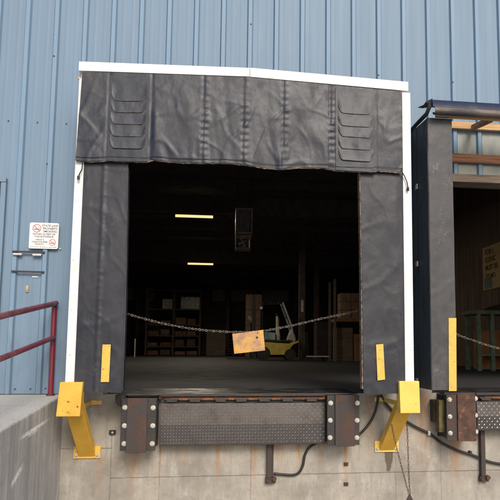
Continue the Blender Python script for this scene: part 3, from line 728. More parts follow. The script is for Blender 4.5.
# ------------------------------------------------------------------ chains
def chain(pts, pitch, maj, mn, m, sx=1.55):
    P = []                                  # resample evenly
    L = [0]
    for a, b in zip(pts, pts[1:]): L.append(L[-1]+(b-a).length)
    n_ = int(L[-1]/pitch)
    def at(s_):
        for i in range(len(pts)-1):
            if s_ <= L[i+1]: return pts[i].lerp(pts[i+1], (s_-L[i])/(L[i+1]-L[i]))
        return pts[-1].copy()
    for i in range(n_):
        a = at(i*L[-1]/n_); b = at((i+1)*L[-1]/n_); t = (b-a).normalized(); w = Vector((0, 1, 0)) if abs(t.y) < .9 else Vector((0, 0, 1))
        s_ = t.cross(w).normalized(); w = s_.cross(t)
        ang = (pi/4 if i % 2 else -pi/4)+random.uniform(-.25, .25)
        y_ = s_*cos(ang)+w*sin(ang); z_ = t.cross(y_)
        R3 = Matrix((t, y_, z_)).transposed()
        m.torus((a+b)/2, R3, maj, mn, sx, 10, 5)
    return m
YC = -.10
def curve(px, Y, n_=40):
    P = [U(a, b, Y) for a, b in px]; out = []
    for i in range(len(P)-1):
        p0 = P[max(i-1, 0)]; p1 = P[i]; p2 = P[i+1]; p3 = P[min(i+2, len(P)-1)]
        for k in range(8):
            t = k/8; out.append(.5*((2*p1)+(p2-p0)*t+(2*p0-5*p1+4*p2-p3)*t*t+(3*p1-p0-3*p2+p3)*t**3))
    out.append(P[-1]); return out
mc = thing('safety_chain', 'long steel chain slung across the main opening', 'chain', (U(240, 333, YC).x, YC, .62))
chain(curve([(108, 304.5), (124, 312.5), (145, 319), (170, 325), (200, 329.8), (235, 332.2), (262, 331), (290, 326), (320, 319), (345, 313.8), (376, 306)], YC), .036, .0112, .0036, MB()).build('links', 'chain', mc, smooth=True)
chain(curve([(452, 332), (462, 336.5), (475, 341), (490, 346), (500, 348.5), (520, 352), (560, 355), (600, 352)], YC), .036, .0112, .0036, MB())
rc = thing('safety_chain', 'short stretch of steel chain across the right-hand opening', 'chain', (2.9, YC, .45))
chain(curve([(446, 329), (462, 336.5), (475, 341), (490, 346), (500, 348.5), (520, 352), (560, 355), (600, 352)], YC), .036, .0112, .0036, MB()).build('links', 'chain', rc, smooth=True)
# placard
pl = thing('placard', 'blank rusty yellow metal placard hung tilted from the long chain', 'sign', (U(249, 354, YC).x, YC, U(249, 354, YC).z))
P = [U(*q, YC-.02) for q in ((232.2, 334.0), (263.2, 329.8), (265.2, 350.5), (234.2, 353.9))]
MB().prism_y([(q.x, q.z) for q in P][::-1], YC-.024, YC-.016).build('panel', 'placard', pl, bevel=.003)
for px, py in ((236, 334), (257.5, 334)):
    c = U(px, py, YC-.02); R3 = Matrix(((0, 0, 1), (1, 0, 0), (0, 1, 0))); MB().torus(c+Vector((0, .012, .018)), R3, .022, .003).build('hook', 'chain', pl)
c = U(257, 337.5, YC-.026); MB().cyl((c.x, YC-.024, c.z), (c.x, YC-.03, c.z), .013, 10).build('rivet', 'dark_steel', pl)
# hanging pull chains at the right guard
hcn = thing('hanging_chain', 'thin rusty chain in a narrow V below the right yellow guard', 'chain', (U(409, 497, -.3).x, -.3, -1.0))
m = MB(); chain(curve([(391.5, 424), (394, 437), (398.5, 455), (404, 476), (409.2, 495)], -.44), .034, .0085, .0035, m, 1.7)
chain(curve([(407, 424.5), (407.6, 440), (408.3, 460), (409, 480), (410, 495)], -.44), .034, .0085, .0035, m, 1.7); m.build('links', 'chain_rust', hcn, smooth=True)
c = U(409.7, 497, -.44); MB().prism_y([(c.x-.045, c.z-.05), (c.x+.045, c.z-.05), (c.x+.004, c.z+.03), (c.x-.004, c.z+.03)], -.445, -.432).build('hook', 'rust', hcn)

# ------------------------------------------------------------------ cables
def cable(label, px, Y, r):
    o = MB().tube(curve(px, Y), r, 8).build('cable', 'cable', smooth=True); return tag(o, label, 'cable', 'black cables on the concrete wall')
cable('black cable running from behind the right bumper to the rusty angle', [(274, 473.5), (282, 474.5), (293, 475), (299, 472.5), (303, 465), (305, 455), (310, 447), (320, 442), (330, 440.5), (345, 440)], -.022, .0135)
cable('black cable hanging from the right curtain into the right bumper', [(378.5, 395), (377, 405), (374, 415), (369, 424), (362, 432), (355, 437), (345, 440)], -.05, .0135)
cb = cable('long black cable sagging to the right across the wall below the red rusty bumper', [(381, 395), (385, 402), (392, 410), (403, 419), (416, 427), (430, 434), (442, 443), (458, 450.5), (472, 455), (487, 461), (500, 464), (530, 468), (580, 470)], -.025, .0145)
for px, py in ((429, 433.2), (470.5, 453)):
    c = U(px, py, -.03); m = MB().box(c.x-.014, c.x+.014, -.045, .004, c.z-.022, c.z+.022); k = m.build('cable_clip', 'galv' if px < 440 else 'rubber', cb, bevel=.003)

# ------------------------------------------------------------------ wall bits
c = U(112.3, 432.3, -.02); t = thing('junction_box', 'small black box with a pale centre left of the left bumper', 'wall box', (c.x, 0, c.z))
MB().box(c.x-.032, c.x+.032, -.03, .004, c.z-.022, c.z+.022).build('box', 'black', t, bevel=.003); MB().cyl((c.x+.004, -.03, c.z), (c.x+.004, -.036, c.z), .011, 10).build('plug', 'galv', t)
for px, py, lb in ((346, 464, 'small rusty anchor plate in the rust streak below the right bumper, upper of two'), (346, 484, 'small rusty anchor plate in the rust streak below the right bumper, lower of two')):
    c = U(px, py, 0); o = MB().box(c.x-.024, c.x+.024, -.012, .003, c.z-.018, c.z+.018); o.cyl((c.x, -.012, c.z), (c.x, -.02, c.z), .011, 8)
    o = o.build('anchor_plate', 'rust', bevel=.002); tag(o, lb, 'anchor plate', 'anchor plates in the concrete')
c = U(119, 402, -.25); m = MB(); pts = []
poly = [(c.x-.045, -.03), (c.x+.05, -.03), (c.x+.05, c.z-.05), (c.x+.03, c.z-.055), (c.x-.01, c.z-.035), (c.x-.035, c.z+.0)]
o = m.prism_y(poly, -.25, -.02).build('rubber_block', 'rubber', bevel=.008); tag(o, 'torn black rubber block wedged at the top left of the left bumper', 'rubber block')

# handrail
hr = thing('handrail', 'maroon pipe handrail with two rails beside the ramp', 'handrail', (-1.80, -.07, -.05))
HX = -1.80
pt = U(54.7, 304, -.08); pbt = U(50.6, 394, -.08); r = .027
MB().cyl((pt.x, -.08, pt.z), (pbt.x, -.08, -.045), r, 16).build('post', 'maroon', hr, smooth='auto')
def rail(a, b, par):
    A = U(*a, -.08); # far end at the post; near end leaves the photo at x=0
    B = UXp(*b, A.x-.02); e = B+(B-A)*.55
    return A, e
A, e = rail((55.5, 302.8), (0, 316.5), hr)
top_pts = [A+Vector((.012, .02, -.035)), A+Vector((.008, .028, -.008)), A+Vector((0, .0, .002)), A+(e-A)*.5, e]
m = MB().tube([A+Vector((0, .02, -.002)), A+(e-A)*.5, e], r, 16); m.cyl(A+Vector((0, .022, -.0)), A+Vector((0, .026, 0)), r*.8, 14); m.build('top_rail', 'maroon', hr, smooth='auto')
A2, e2 = rail((53.8, 337.5), (0, 359), hr)
MB().tube([A2, A2+(e2-A2)*.5, e2], r*.92, 16).build('mid_rail', 'maroon', hr, smooth='auto')
# near post of the rail (outside the picture)
MB().cyl((e.x, e.y+.05, e.z), (e.x, e.y+.05, -.2), r, 12).build('post', 'maroon', hr, smooth='auto')
MB().cyl((pbt.x, -.08, -.046), (pbt.x, -.08, -.036), .045, 16).build('base_flange', 'maroon', hr)

# no-smoking sign
q0 = U(29.8, 222.3, -.05); q1 = U(57.8, 249, -.05)
sx0, sx1, sz1, sz0 = q0.x, q1.x, q0.z, q1.z; SW = sx1-sx0; SH = sz1-sz0; YS = -.046
sg = thing('no_smoking_sign', 'white square no smoking sign screwed to the blue wall', 'sign', ((sx0+sx1)/2, YS, sz0))
def rrect(x0, x1, z0, z1, r, n_=5):
    out = []
    for cx, cz, a0 in ((x1-r, z1-r, 0), (x0+r, z1-r, 90), (x0+r, z0+r, 180), (x1-r, z0+r, 270)):
        for k in range(n_+1):
            a = radians(a0+90*k/n_); out.append((cx+r*cos(a), cz+r*sin(a)))
    return out
MB().prism_y(rrect(sx0, sx1, sz0, sz1, .018), YS, YS+.006).build('panel', 'sign', sg)
def text(s, size, u, v, mat, par, align='CENTER', Y=YS-.0006, name='lettering', bold=0.):
    cu = bpy.data.curves.new('t', 'FONT'); cu.body = s; cu.size = size; cu.align_x = align; cu.align_y = 'CENTER'; cu.extrude = .0004; cu.offset = bold
    ob = bpy.data.objects.new('t', cu); COL.objects.link(ob); ob.rotation_euler = (pi/2, 0, 0); ob.location = (u, Y, v)
    bpy.context.view_layer.update(); dg = bpy.context.evaluated_depsgraph_get(); me = bpy.data.meshes.new_from_object(ob.evaluated_get(dg))
    mw = ob.matrix_world.copy(); me.transform(mw); me.transform(Matrix.Translation(-ORG[par.name])); bpy.data.objects.remove(ob)
    me.materials.clear(); me.materials.append(MT[mat]); o = bpy.data.objects.new(name, me); COL.objects.link(o); o.parent = par; ORG[o.name] = ORG[par.name]; return o
def sp(u, v): return sx0+u*SW, sz0+v*SH
for s_, sz, u, v in (('STATE LAW', .031, .70, .885), ('PROHIBITS', .031, .70, .775), ('SMOKING', .031, .70, .665), ('WITHIN 25 FEET OF', .026, .5, .555), ('THIS ENTRANCE', .026, .5, .46), ('THIS IS A', .022, .36, .34), ('TOBACCO-FREE', .022, .36, .255), ('FACILITY', .022, .36, .17)):
    a, b = sp(u, v); text(s_, sz, a, b, 'grey_ink', sg, bold=.0006)
m = MB(); x = .06
while x < .92:
    a, b = sp(x, .06); w = random.uniform(.004, .016); m.box(a, a+w, YS-.0008, YS-.0001, b-.003, b+.003); x += w/SW+.018
m.build('fine_print', 'grey_ink', sg)
def nosym(u, v, R):
    cx, cz = sp(u, v); m = MB(); k = 40
    vs = [(cx+rr_*cos(2*pi*i/k), YS-.0012, cz+rr_*sin(2*pi*i/k)) for rr_ in (R, R*.86) for i in range(k)]
    m.add(vs, [(i, (i+1) % k, k+(i+1) % k, k+i) for i in range(k)])
    d = R*.9; c_, s_ = cos(radians(-45)), sin(radians(-45)); w = R*.07
    m.add([(cx-d*c_+w*s_, YS-.0013, cz-d*s_-w*c_), (cx+d*c_+w*s_, YS-.0013, cz+d*s_-w*c_), (cx+d*c_-w*s_, YS-.0013, cz+d*s_+w*c_), (cx-d*c_-w*s_, YS-.0013, cz-d*s_+w*c_)], [(0, 1, 2, 3)])
    o = m.build('prohibition_symbol', 'red', sg)
    m = MB().box(cx-R*.68, cx+R*.35, YS-.0009, YS-.0002, cz-R*.32, cz-R*.14); m.box(cx+R*.40, cx+R*.62, YS-.0009, YS-.0002, cz-R*.32, cz-R*.14)
    m.build('cigarette', 'ink', o)
    P_ = [Vector((cx+R*(.45+.12*sin(t*6)), YS-.0008, cz+R*(-.05+.5*t))) for t in [i/8 for i in range(9)]]
    MB().tube(P_, R*.035, 4).build('smoke_mark', 'grey_ink', o)
nosym(.25, .78, SH*.155); nosym(.80, .25, SH*.125)
for u in (.93,):
    a = U(60, 248.5, -.03); MB().cyl((a.x, -.001, a.z), (a.x, -.02, a.z), .008, 8).build('screw', 'galv', sg)

# rusty straps below the sign
def strap(label, a, b, clips):
    A, B = U(*a, -.05), U(*b, -.05); t = thing('rusty_strap', label, 'strap', ((A.x+B.x)/2, 0, A.z), 'rusty straps on the blue wall')
    MB().prism_y([(A.x, A.z-.010), (B.x, B.z-.010), (B.x, B.z+.008), (A.x, A.z+.008)], -.052, -.036).build('bar', 'rust', t, bevel=.002)
    for px, py in clips:
        c = U(px, py, -.05); MB().box(c.x-.045, c.x+.045, -.060, -.034, c.z-.018, c.z+.004).build('clip', 'grey', t, bevel=.006)
strap('rusty flat strap across two wall ribs just under the white sign', (12.3, 251.2), (44.5, 252.2), ((17.5, 253.5), (37, 254.2)))
strap('rusty flat strap across two wall ribs, lower of the two below the sign', (11.2, 271), (44, 272), ())
c = U(35, 276.8, -.01); o = MB().box(c.x-.03, c.x+.03, -.010, -.001, c.z-.008, c.z+.008).build('sticker', 'grey', bevel=.003); tag(o, 'small pale torn sticker under the lower rusty strap', 'sticker')
c = U(27.2, 289, -.01); t = thing('door_latch', 'small brass coloured latch on the blue wall below the rusty straps', 'latch', (c.x, 0, c.z))
MB().box(c.x-.014, c.x+.014, -.016, -.001, c.z-.035, c.z+.035).build('plate', 'brass', t, bevel=.003); MB().cyl((c.x, -.016, c.z-.01), (c.x, -.03, c.z-.01), .009, 10).build('knob', 'brass', t)

# ------------------------------------------------------------------ inside the warehouse
def tubelight(label, px, py, Y, w):
    c = U(px, py, Y); c.z = min(c.z, 4.9); t = thing('ceiling_light', label, 'ceiling light', (c.x, Y, c.z), 'fluorescent lights inside')
    MB().box(c.x-w/2, c.x+w/2, Y-.06, Y+.06, c.z+.045, c.z+.10).build('housing', 'black', t)
    MB().cyl((c.x-w/2+.02, Y-.02, c.z), (c.x+w/2-.02, Y-.02, c.z), .042, 10).build('tube', 'tube', t, smooth=True)
    MB().cyl((c.x-w/2+.1, Y, c.z+.1), (c.x-w/2+.1, Y, 5.2), .005, 5).build('hanger', 'black', t); MB().cyl((c.x+w/2-.1, Y, c.z+.1), (c.x+w/2-.1, Y, 5.2), .005, 5).build('hanger', 'black', t)
tubelight('lit fluorescent tube hanging inside, the nearer and larger of two', 194.3, 216.5, 12.3, 1.22)
tubelight('lit fluorescent tube hanging inside, the farther and smaller of two', 200.5, 264, 20.5, 1.18)
for px, py, Y in ((194.3, 216.5, 12.3), (200.5, 264, 20.5)):
    c = U(px, py, Y); ld = bpy.data.lights.new('tube_light', 'AREA'); ld.shape = 'RECTANGLE'; ld.size = 1.2; ld.size_y = .1; ld.energy = 72; ld.color = (1, .86, .66)
    lo_ = bpy.data.objects.new('tube_light', ld); COL.objects.link(lo_); lo_.location = (c.x, Y, c.z-.06)
# unit heater with fan below
c = U(247.5, 220, 9.); t = thing('unit_heater', 'dark louvred heater box hung from the ceiling inside the main opening', 'heater', (c.x, 9, c.z-.4))
x0, x1, z1, z0 = U(239.5, 0, 9).x, U(256, 0, 9).x, U(248, 208, 9).z, U(248, 234, 9).z
m = MB(); m.box(x0, x1, 9, 9.5, z1-.05, z1); m.box(x0, x1, 9, 9.5, z0, z0+.06); m.box(x0, x0+.05, 9, 9.5, z0+.06, z1-.05); m.box(x1-.05, x1, 9, 9.5, z0+.06, z1-.05); m.box(x0+.05, x1-.05, 9.3, 9.5, z0+.06, z1-.05)
m.build('case', 'heater', t, bevel=.004)
m = MB()
for k in range(7): m.box(x0+.07+k*.045, x0+.085+k*.045, 9.03, 9.25, z0+.07, z1-.06)
m.build('louvres', 'grey', t)
for x in (x0+.04, x1-.04): MB().cyl((x, 9.25, z1), (x, 9.25, 5.2), .008, 6).build('hanger', 'black', t)
c = U(243, 242, 9.); t = thing('hanging_fan', 'small caged fan hanging under the louvred heater box', 'fan', (c.x, 9, c.z))
m = MB(); m.box(c.x-.2, c.x+.2, 8.95, 9.3, c.z-.2, c.z-.15); m.box(c.x-.2, c.x-.17, 8.95, 9.3, c.z-.15, c.z+.15); m.box(c.x+.17, c.x+.2, 8.95, 9.3, c.z-.15, c.z+.15); m.box(c.x-.2, c.x+.2, 8.95, 9.3, c.z+.15, c.z+.18)
m.build('case', 'heater', t)
Rxz = Matrix(((1, 0, 0), (0, 0, -1), (0, 1, 0)))
m = MB()
for q in (.14, .1, .05): m.torus((c.x, 8.97, c.z), Rxz, q, .004, 1, 18, 4)
m.build('cage', 'grey', t); m = MB()
for k in range(4):
    a = k*pi/2+.4; m.add([(c.x, 9.05, c.z), (c.x+.13*cos(a-.3), 9.03, c.z+.13*sin(a-.3)), (c.x+.13*cos(a+.3), 9.08, c.z+.13*sin(a+.3))], [(0, 1, 2)])
m.build('blade', 'galv', t); MB().cyl((c.x, 9.0, c.z), (c.x, 9.1, c.z), .03, 10).build('hub', 'brass', t)
MB().cyl((c.x, 9.15, c.z+.18), (c.x, 9.15, z0), .015, 6).build('hanger', 'black', t)

# forklift (side on, mast to the left)
FY = 16.; k_ = U(264.5, 355, FY); fx = k_.x; fork = thing('forklift', 'yellow forklift parked side on inside the main opening', 'forklift', (fx+.7, FY, ZF))
def fu(px, py): q = U(px, py, FY); return q.x, q.z
body = [fu(264.5, 355), fu(288.5, 355), fu(289.5, 350), fu(293, 345), fu(299, 342.5), fu(299, 340.5), (fu(292, 0)[0], fu(0, 341.5)[1]), fu(264.5, 342)]
MB().prism_y(body, FY, FY+1.0).build('body', 'fork_yellow', fork, bevel=.02)
MB().prism_y([fu(264, 342), fu(290, 341.5), fu(290, 339.8), fu(264, 340)], FY+.02, FY+.98).build('deck', 'black', fork)
q = [fu(288, 340), fu(297, 340.5), fu(295.5, 334), fu(292.5, 329), fu(290, 334)]; MB().prism_y(q, FY+.25, FY+.75).build('seat', 'grey', fork, bevel=.03)
q = [fu(264.5, 340), fu(276, 340.2), fu(275.5, 332.5), fu(264.5, 331.8)]; MB().prism_y(q, FY+.1, FY+.9).build('front_cowl', 'teal', fork, bevel=.03)
for yy in (FY+.03, FY+.9):
    P = [fu(261, 345), fu(261, 297), ]; 
    m = MB().tube([(fu(262, 340)[0], yy, fu(0, 340)[1]), (fu(263, 299)[0], yy, fu(0, 299)[1]), (fu(283, 298)[0], yy, fu(0, 298)[1])], .03, 8)
    m.build('guard_pillar', 'black', fork)
    MB().tube([(fu(283, 298)[0], yy, fu(0, 298)[1]), (fu(291.5, 322)[0], yy, fu(0, 322)[1]), (fu(294.5, 340)[0], yy, fu(0, 340)[1])], .04, 8).build('guard_pillar', 'grey', fork)
m = MB()
for i in range(6):
    x = lerp(fu(264, 0)[0], fu(283, 0)[0], i/5); m.box(x-.015, x+.015, FY+.03, FY+.9, fu(0, 298.8)[1], fu(0, 297.6)[1])
m.build('overhead_guard', 'black', fork)
m = MB(); x = fu(257.5, 0)[0]
for yy in (FY+.15, FY+.65): m.box(x, x+.12, yy, yy+.1, ZF+.05, fu(0, 293)[1])
for z in (.5, 1.3, 2.1): m.box(x+.02, x+.1, FY+.25, FY+.65, z, z+.1)
m.build('mast', 'dark_steel', fork)
x = fu(258, 0)[0]
for yy in (FY+.2, FY+.6): MB().box(x-1.0, x, yy, yy+.1, ZF+.04, ZF+.08).build('fork', 'dark_steel', fork)
m = MB(); q = fu(280.5, 333); m.tube([(q[0], FY+.4, q[1]-.15), (q[0]-.08, FY+.4, q[1]+.25), (q[0]-.03, FY+.4, q[1]+.62)], .035, 8); m.build('steering_column', 'grey', fork)
m = MB().torus((q[0]-.05, FY+.4, q[1]+.62), Matrix.Rotation(radians(60), 3, 'Y'), .15, .018, 1, 16, 5); m.build('steering_wheel', 'black', fork)
m = MB().cyl((fu(282, 0)[0], FY+.3, fu(0, 338)[1]), (fu(281, 0)[0], FY+.3, fu(0, 312)[1]), .10, 10, .05); m.build('backrest', 'wrap', fork, smooth='auto')
for px, R_ in ((268, .26), (293, .22)):
    x = fu(px, 0)[0]
    for yy in (FY-.02, FY+.85):
        w = MB().cyl((x, yy, ZF+R_), (x, yy+.17, ZF+R_), R_, 22).build('wheel', 'rubber', fork, smooth='auto'); MB().cyl((x, yy-.01, ZF+R_), (x, yy, ZF+R_), R_*.45, 14).build('rim', 'dark_steel', w)
c = U(258.5, 308, FY); MB().cyl((c.x+.1, FY-.02, c.z), (c.x+.1, FY-.08, c.z), .06, 12).build('headlight', 'grey', fork)

# pedestal fan behind the placard
c = U(251, 319.5, 19); t = thing('pedestal_fan', 'round caged pedestal fan standing left of the forklift', 'fan', (c.x, 19, ZF))
m = MB()
for q in (.14, .10, .06): m.torus((c.x, 18.95, c.z), Rxz, q, .008, 1, 22, 4)
m.build('cage', 'brass', t); MB().cyl((c.x, 18.96, c.z), (c.x, 19.1, c.z), .05, 12).build('motor', 'grey', t); MB().cyl((c.x, 19.05, c.z-.1), (c.x, 19.05, ZF+.03), .03, 8).build('pole', 'black', t); MB().cyl((c.x, 19.05, ZF), (c.x, 19.05, ZF+.03), .3, 16).build('base', 'black', t)

# storage rack
RY = 30.
rx0, rx1 = U(157, 0, RY).x, U(207.5, 0, RY).x
rk = thing('storage_rack', 'tall dark pallet rack against the far wall inside', 'rack', ((rx0+rx1)/2, RY, ZF))
for x in (rx0, (rx0+rx1)/2, rx1):
    for y in (RY, RY+1.0): MB().box(x-.05, x+.05, y-.05, y+.05, ZF, 4.0).build('upright', 'wood_grey', rk)
zs = [.5, 1.15, 1.8, 2.75, 3.9]
for z in zs: MB().box(rx0, rx1, RY-.04, RY+1.04, z-.08, z).build('shelf', 'wood_grey', rk)
desc = ['low brown carton', 'flat dark crate', 'wide tan carton', 'short brown crate', 'small orange carton', 'dim tan box', 'pale plastic wrapped bundle', 'narrow dark box', 'long flat carton', 'squat brown box', 'dull green box', 'tipped thin carton']
i = 0
for li, z in enumerate([ZF]+zs[:4]):
    xs_ = [rx0+.10, rx0+.85, rx0+1.72, rx0+2.42] if z != zs[3] else [rx0+.9, rx0+2.0]
    for kx, x in enumerate(xs_):
        w = random.uniform(.50, .66) if z != zs[3] else (.6, 1.15)[kx]; h = random.uniform(.2, .42) if z != zs[3] else (.6, .75)[kx]
        mt = 'wrap' if z == zs[3] else random.choice(['carton', 'pallet', 'carton', 'wood_grey'])
        o = MB().box(x, x+w, RY+.05, RY+.85, z+.002, z+h).build('carton' if mt != 'wrap' else 'wrapped_bundle', mt, bevel=.02)
        o.location = (0, 0, 0)
        lv = ['on the floor', 'on the lowest shelf', 'on the second shelf', 'on the third shelf', 'on the fourth shelf'][li]
        ps = ['at the left end', 'second from the left', 'third from the left', 'at the right end'] if len(xs_) == 4 else ['at the left', 'at the right']
        tag(o, ('closed box ' if mt != 'wrap' else 'plastic wrapped bundle ')+lv+' of the far rack, '+ps[kx], 'box' if mt != 'wrap' else 'bundle', 'goods on the far rack')

# carton stack and stand at the right inside
SYY = 15.
a = U(341, 292, SYY); b = U(362, 318, SYY); st = thing('pallet_rack', 'rack bay with an orange beam at the right inside the main opening', 'rack', (b.x-.4, SYY, ZF))
x0 = U(335, 0, SYY).x; x1 = U(364, 0, SYY).x+.3
for x in (x0, x1):
    for y in (SYY, SYY+1.1): MB().box(x-.04, x+.04, y-.04, y+.04, ZF, 3.0).build('upright', 'wood_grey', st)
zb = b.z
MB().box(x0+.04, x1-.04, SYY-.03, SYY+1.1, zb-.14, zb-.02).build('beam', 'pallet', st)
n_ = 0
names = [['bottom left', 'bottom middle', 'bottom right'], ['middle left', 'centre', 'middle right'], ['top left', 'top middle', 'top right']]
w = (x1-.06-a.x)/3
for rI in range(3):
    for cI in range(3):
        h = (a.z-zb)/3; X0 = a.x+cI*w
        o = MB().box(X0+.01, X0+w-.01, SYY+.05, SYY+.75, zb-.018+rI*h, zb-.018+(rI+1)*h-.012).build('carton', 'carton', bevel=.01)
        tag(o, 'brown carton, %s of the nine stacked on the orange beam' % names[rI][cI], 'box', 'cartons stacked on the orange beam')
q = U(354.5, 334, SYY); o = MB().box(q.x, q.x+.7, SYY+.0, SYY+.8, ZF+.001, q.z).build('wooden_crate', 'pallet', bevel=.01); tag(o, 'orange-brown wooden crate on the floor under the carton stack', 'crate')
q = U(337, 325, SYY); o = MB().box(q.x, q.x+.62, SYY+.1, SYY+.8, ZF+.001, q.z-.1).build('bin', 'wood_grey', bevel=.01); tag(o, 'dark bin on the floor left of the orange-brown crate', 'bin')
# tall carton pile behind the forklift and odds and ends along the back
a = U(246, 294, 24.); b = U(262, 330, 24.); w = (b.x-a.x)/2; h = (a.z-ZF)/4
for rI, rn in enumerate(('on the floor', 'second from the floor', 'third from the floor', 'at the top')):
    for cI, cn in enumerate(('left', 'right')):
        o = MB().box(a.x+cI*w+.01, a.x+(cI+1)*w-.01+random.uniform(-.05, 0), 24, 24.8, ZF+.002+rI*h, ZF+(rI+1)*h-.01).build('carton', 'dull_carton', bevel=.015)
        tag(o, 'brown carton %s of the tall pile behind the forklift mast, %s column' % (rn, cn), 'box', 'cartons piled behind the forklift')
for px, Yq, hh, ww, mt, nm, lb, ct in ((135, 22., .85, .05, 'wrap', 'white_post', 'short white post standing alone on the floor at the far left inside', 'post'),
        (216, 28., 1.5, 1.1, 'wood_grey', 'storage_cabinet', 'dull wooden cabinet right of the far rack', 'cabinet'),
        (234, 29., 1.0, .8, 'pallet', 'pallet_stack', 'low stack of brown pallets left of the placard, far inside', 'pallets'),
        (326, 21., 1.7, .9, 'beam', 'tool_cabinet', 'dim dark cabinet standing far behind the hand cart', 'cabinet')):
    c = U(px, 340, Yq); o = MB().box(c.x-ww/2, c.x+ww/2, Yq, Yq+min(.7, ww), ZF+.001, ZF+hh)
    if nm == 'pallet_stack':
        o = MB()
        for q_ in range(6):
            o.box(c.x-.45, c.x+.45, Yq, Yq+.9, ZF+.10+q_*.15, ZF+.13+q_*.15)
            for e_ in (-.45, -.05, .35): o.box(c.x+e_, c.x+e_+.1, Yq, Yq+.9, ZF+.001+q_*.15, ZF+.099+q_*.15)
    o = o.build(nm, mt, bevel=.01); tag(o, lb, ct)
# white marked column
c = U(304, 0, 17.); t = thing('guard_column', 'dark steel column with a pale strip right of the forklift', 'column', (c.x, 17.3, ZF))
MB().box(c.x-.12, c.x+.12, 17, 17.24, ZF, 5.19).build('shaft', 'beam', t); MB().box(c.x-.05, c.x+.05, 16.985, 16.998, U(304, 312, 17).z, U(304, 300, 17).z).build('marker', 'wrap', t)
# trolley with wheel near the floor at x 320
c = U(318, 352, 14.5); t = thing('hand_cart', 'low dark cart standing between the forklift and the carton rack', 'cart', (c.x, 14.5, ZF))
m = MB(); m.box(c.x-.35, c.x+.4, 14.5, 15.1, ZF+.16, ZF+.2); m.build('bed', 'grey', t)
m = MB().tube([(c.x-.35, 14.55, ZF+.2), (c.x-.38, 14.55, 1.0), (c.x-.38, 15.05, 1.0), (c.x-.35, 15.05, ZF+.2)], .02, 6); m.build('handle', 'dark_steel', t)
for x in (c.x-.25, c.x+.3):
    for y in (14.55, 15.0): MB().cyl((x, y, ZF+.08), (x, y+.05, ZF+.08), .08, 12).build('wheel', 'rubber', t)

# behind the right opening: bench, drum, notice board
NX = 6.69
q0 = UXp(483, 248.5, NX); q1 = UXp(483, 291, NX); by0 = q0.y; bz1 = q0.z; bz0 = q1.z; by1 = by0-1.5
nb = thing('notice_board', 'yellow notice board with rows of dark letters on the brown partition', 'notice board', (NX, (by0+by1)/2, bz0))
MB().box(NX-.02, NX+.006, by1, by0, bz0, bz1).build('panel', 'board', nb)
def wtext(s_, size, dy, v):
    o = text(s_, size, 0, 0, 'ink', nb, align='LEFT', Y=0, bold=.004)
    Rz = Matrix.Rotation(radians(-90), 4, 'Z'); P0 = Vector((NX-.023, by0-dy, bz0+(bz1-bz0)*v))
    o.data.transform(Matrix.Translation(ORG[nb.name])); o.data.transform(Rz); o.data.transform(Matrix.Translation(P0)); o.data.transform(Matrix.Translation(-ORG[nb.name]))
for s_, v, sz in (('FOR L', .86, .19), ('SCENIC', .68, .18), ('MUST BE', .50, .18), ('TO MO', .30, .17)): wtext(s_, sz, .16, v)
MB().box(NX-.026, NX-.021, by0-.52, by0-.08, bz0+.03, bz0+.30).build('paper_note', 'green', nb)
BY = 6.2
x0 = U(469, 0, BY).x; bt = thing('workbench', 'green workbench with square legs behind the right opening', 'workbench', (x0+.8, BY+.4, ZF)); zt = U(480, 310, BY).z
MB().box(x0-.05, x0+1.9, BY, BY+.8, zt-.09, zt).build('top', 'bench', bt, bevel=.006)
for x in (x0+.02, x0+.02+.0, x0+1.7):
    pass
for x, y in ((x0+.03, BY+.05), (x0+1.75, BY+.05), (U(482, 0, BY+.05).x, BY+.05), (x0+.03, BY+.68)):
    MB().box(x, x+.09, y, y+.09, ZF, zt-.091).build('leg', 'bench', bt)
MB().box(x0+.12, x0+1.75, BY+.06, BY+.75, .30, .34).build('lower_shelf', 'bench', bt)
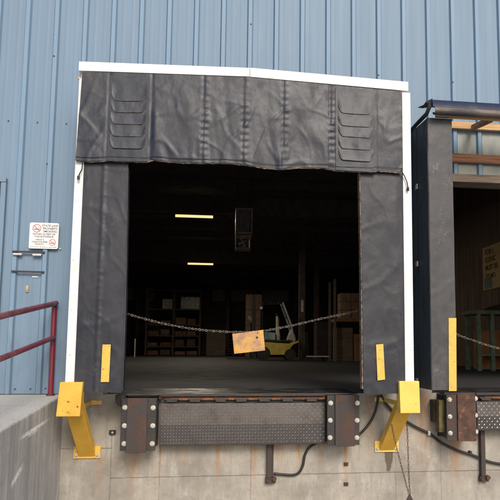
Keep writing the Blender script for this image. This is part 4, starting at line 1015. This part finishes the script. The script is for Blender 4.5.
dc = U(478, 0, BY+1.3); dr = thing('fibre_drum', 'orange-brown fibre drum standing behind the green workbench', 'drum', (dc.x, BY+1.3, ZF))
MB().cyl((dc.x, BY+1.25, ZF), (dc.x, BY+1.25, .9), .34, 28).build('drum_wall', 'drum', dr, smooth='auto')
for z in (ZF+.015, .45, .89): MB().torus((dc.x, BY+1.25, z), Matrix.Identity(3), .345, .014, 1, 28, 5).build('hoop', 'galv', dr)
o = MB().tube([(dc.x+.22, BY+1.2, .3), (dc.x+.32, BY+1.15, 1.18)], .022, 6).build('broomstick', 'wood', smooth=True); tag(o, 'pale wooden stick leaning out of the orange-brown drum', 'stick')
o = MB().prism_y([(x0+.35, zt+.002), (x0+1.0, zt+.002), (x0+.95, zt+.10), (x0+.75, zt+.17), (x0+.45, zt+.07)], BY+.2, BY+.6).build('tool_bag', 'rubber', bevel=.02); tag(o, 'dark soft bag lying on the green workbench', 'bag')

# ------------------------------------------------------------------ light
EL, AZ = radians(33), radians(12)       # sun in front of the wall (towards -Y), slightly right
w = bpy.data.worlds.new('World'); C.world = w; w.use_nodes = True; nt = w.node_tree
bg = nt.nodes['Background']; sky = nt.nodes.new('ShaderNodeTexSky'); sky.sky_type = 'NISHITA'; sky.sun_disc = False
sky.sun_elevation = EL; sky.sun_rotation = pi-AZ; sky.dust_density = 3; sky.air_density = 1.0
nt.links.new(sky.outputs[0], bg.inputs[0]); bg.inputs[1].default_value = .11
sd = bpy.data.lights.new('sun', 'SUN'); sd.energy = 1.5; sd.angle = radians(20); sd.color = (1, .93, .82)
so = bpy.data.objects.new('sun', sd); COL.objects.link(so)
sdir = Vector((sin(AZ)*cos(EL), -cos(AZ)*cos(EL), sin(EL)))
so.rotation_euler = sdir.to_track_quat('Z', 'Y').to_euler()
vs_ = C.view_settings; C.display_settings.display_device = 'sRGB'; vs_.view_transform = 'Standard'; vs_.look = 'None'; vs_.gamma = 1; vs_.use_curve_mapping = False; vs_.exposure = .5
C.render.engine = 'CYCLES'; C.cycles.max_bounces = 8; C.cycles.diffuse_bounces = 5
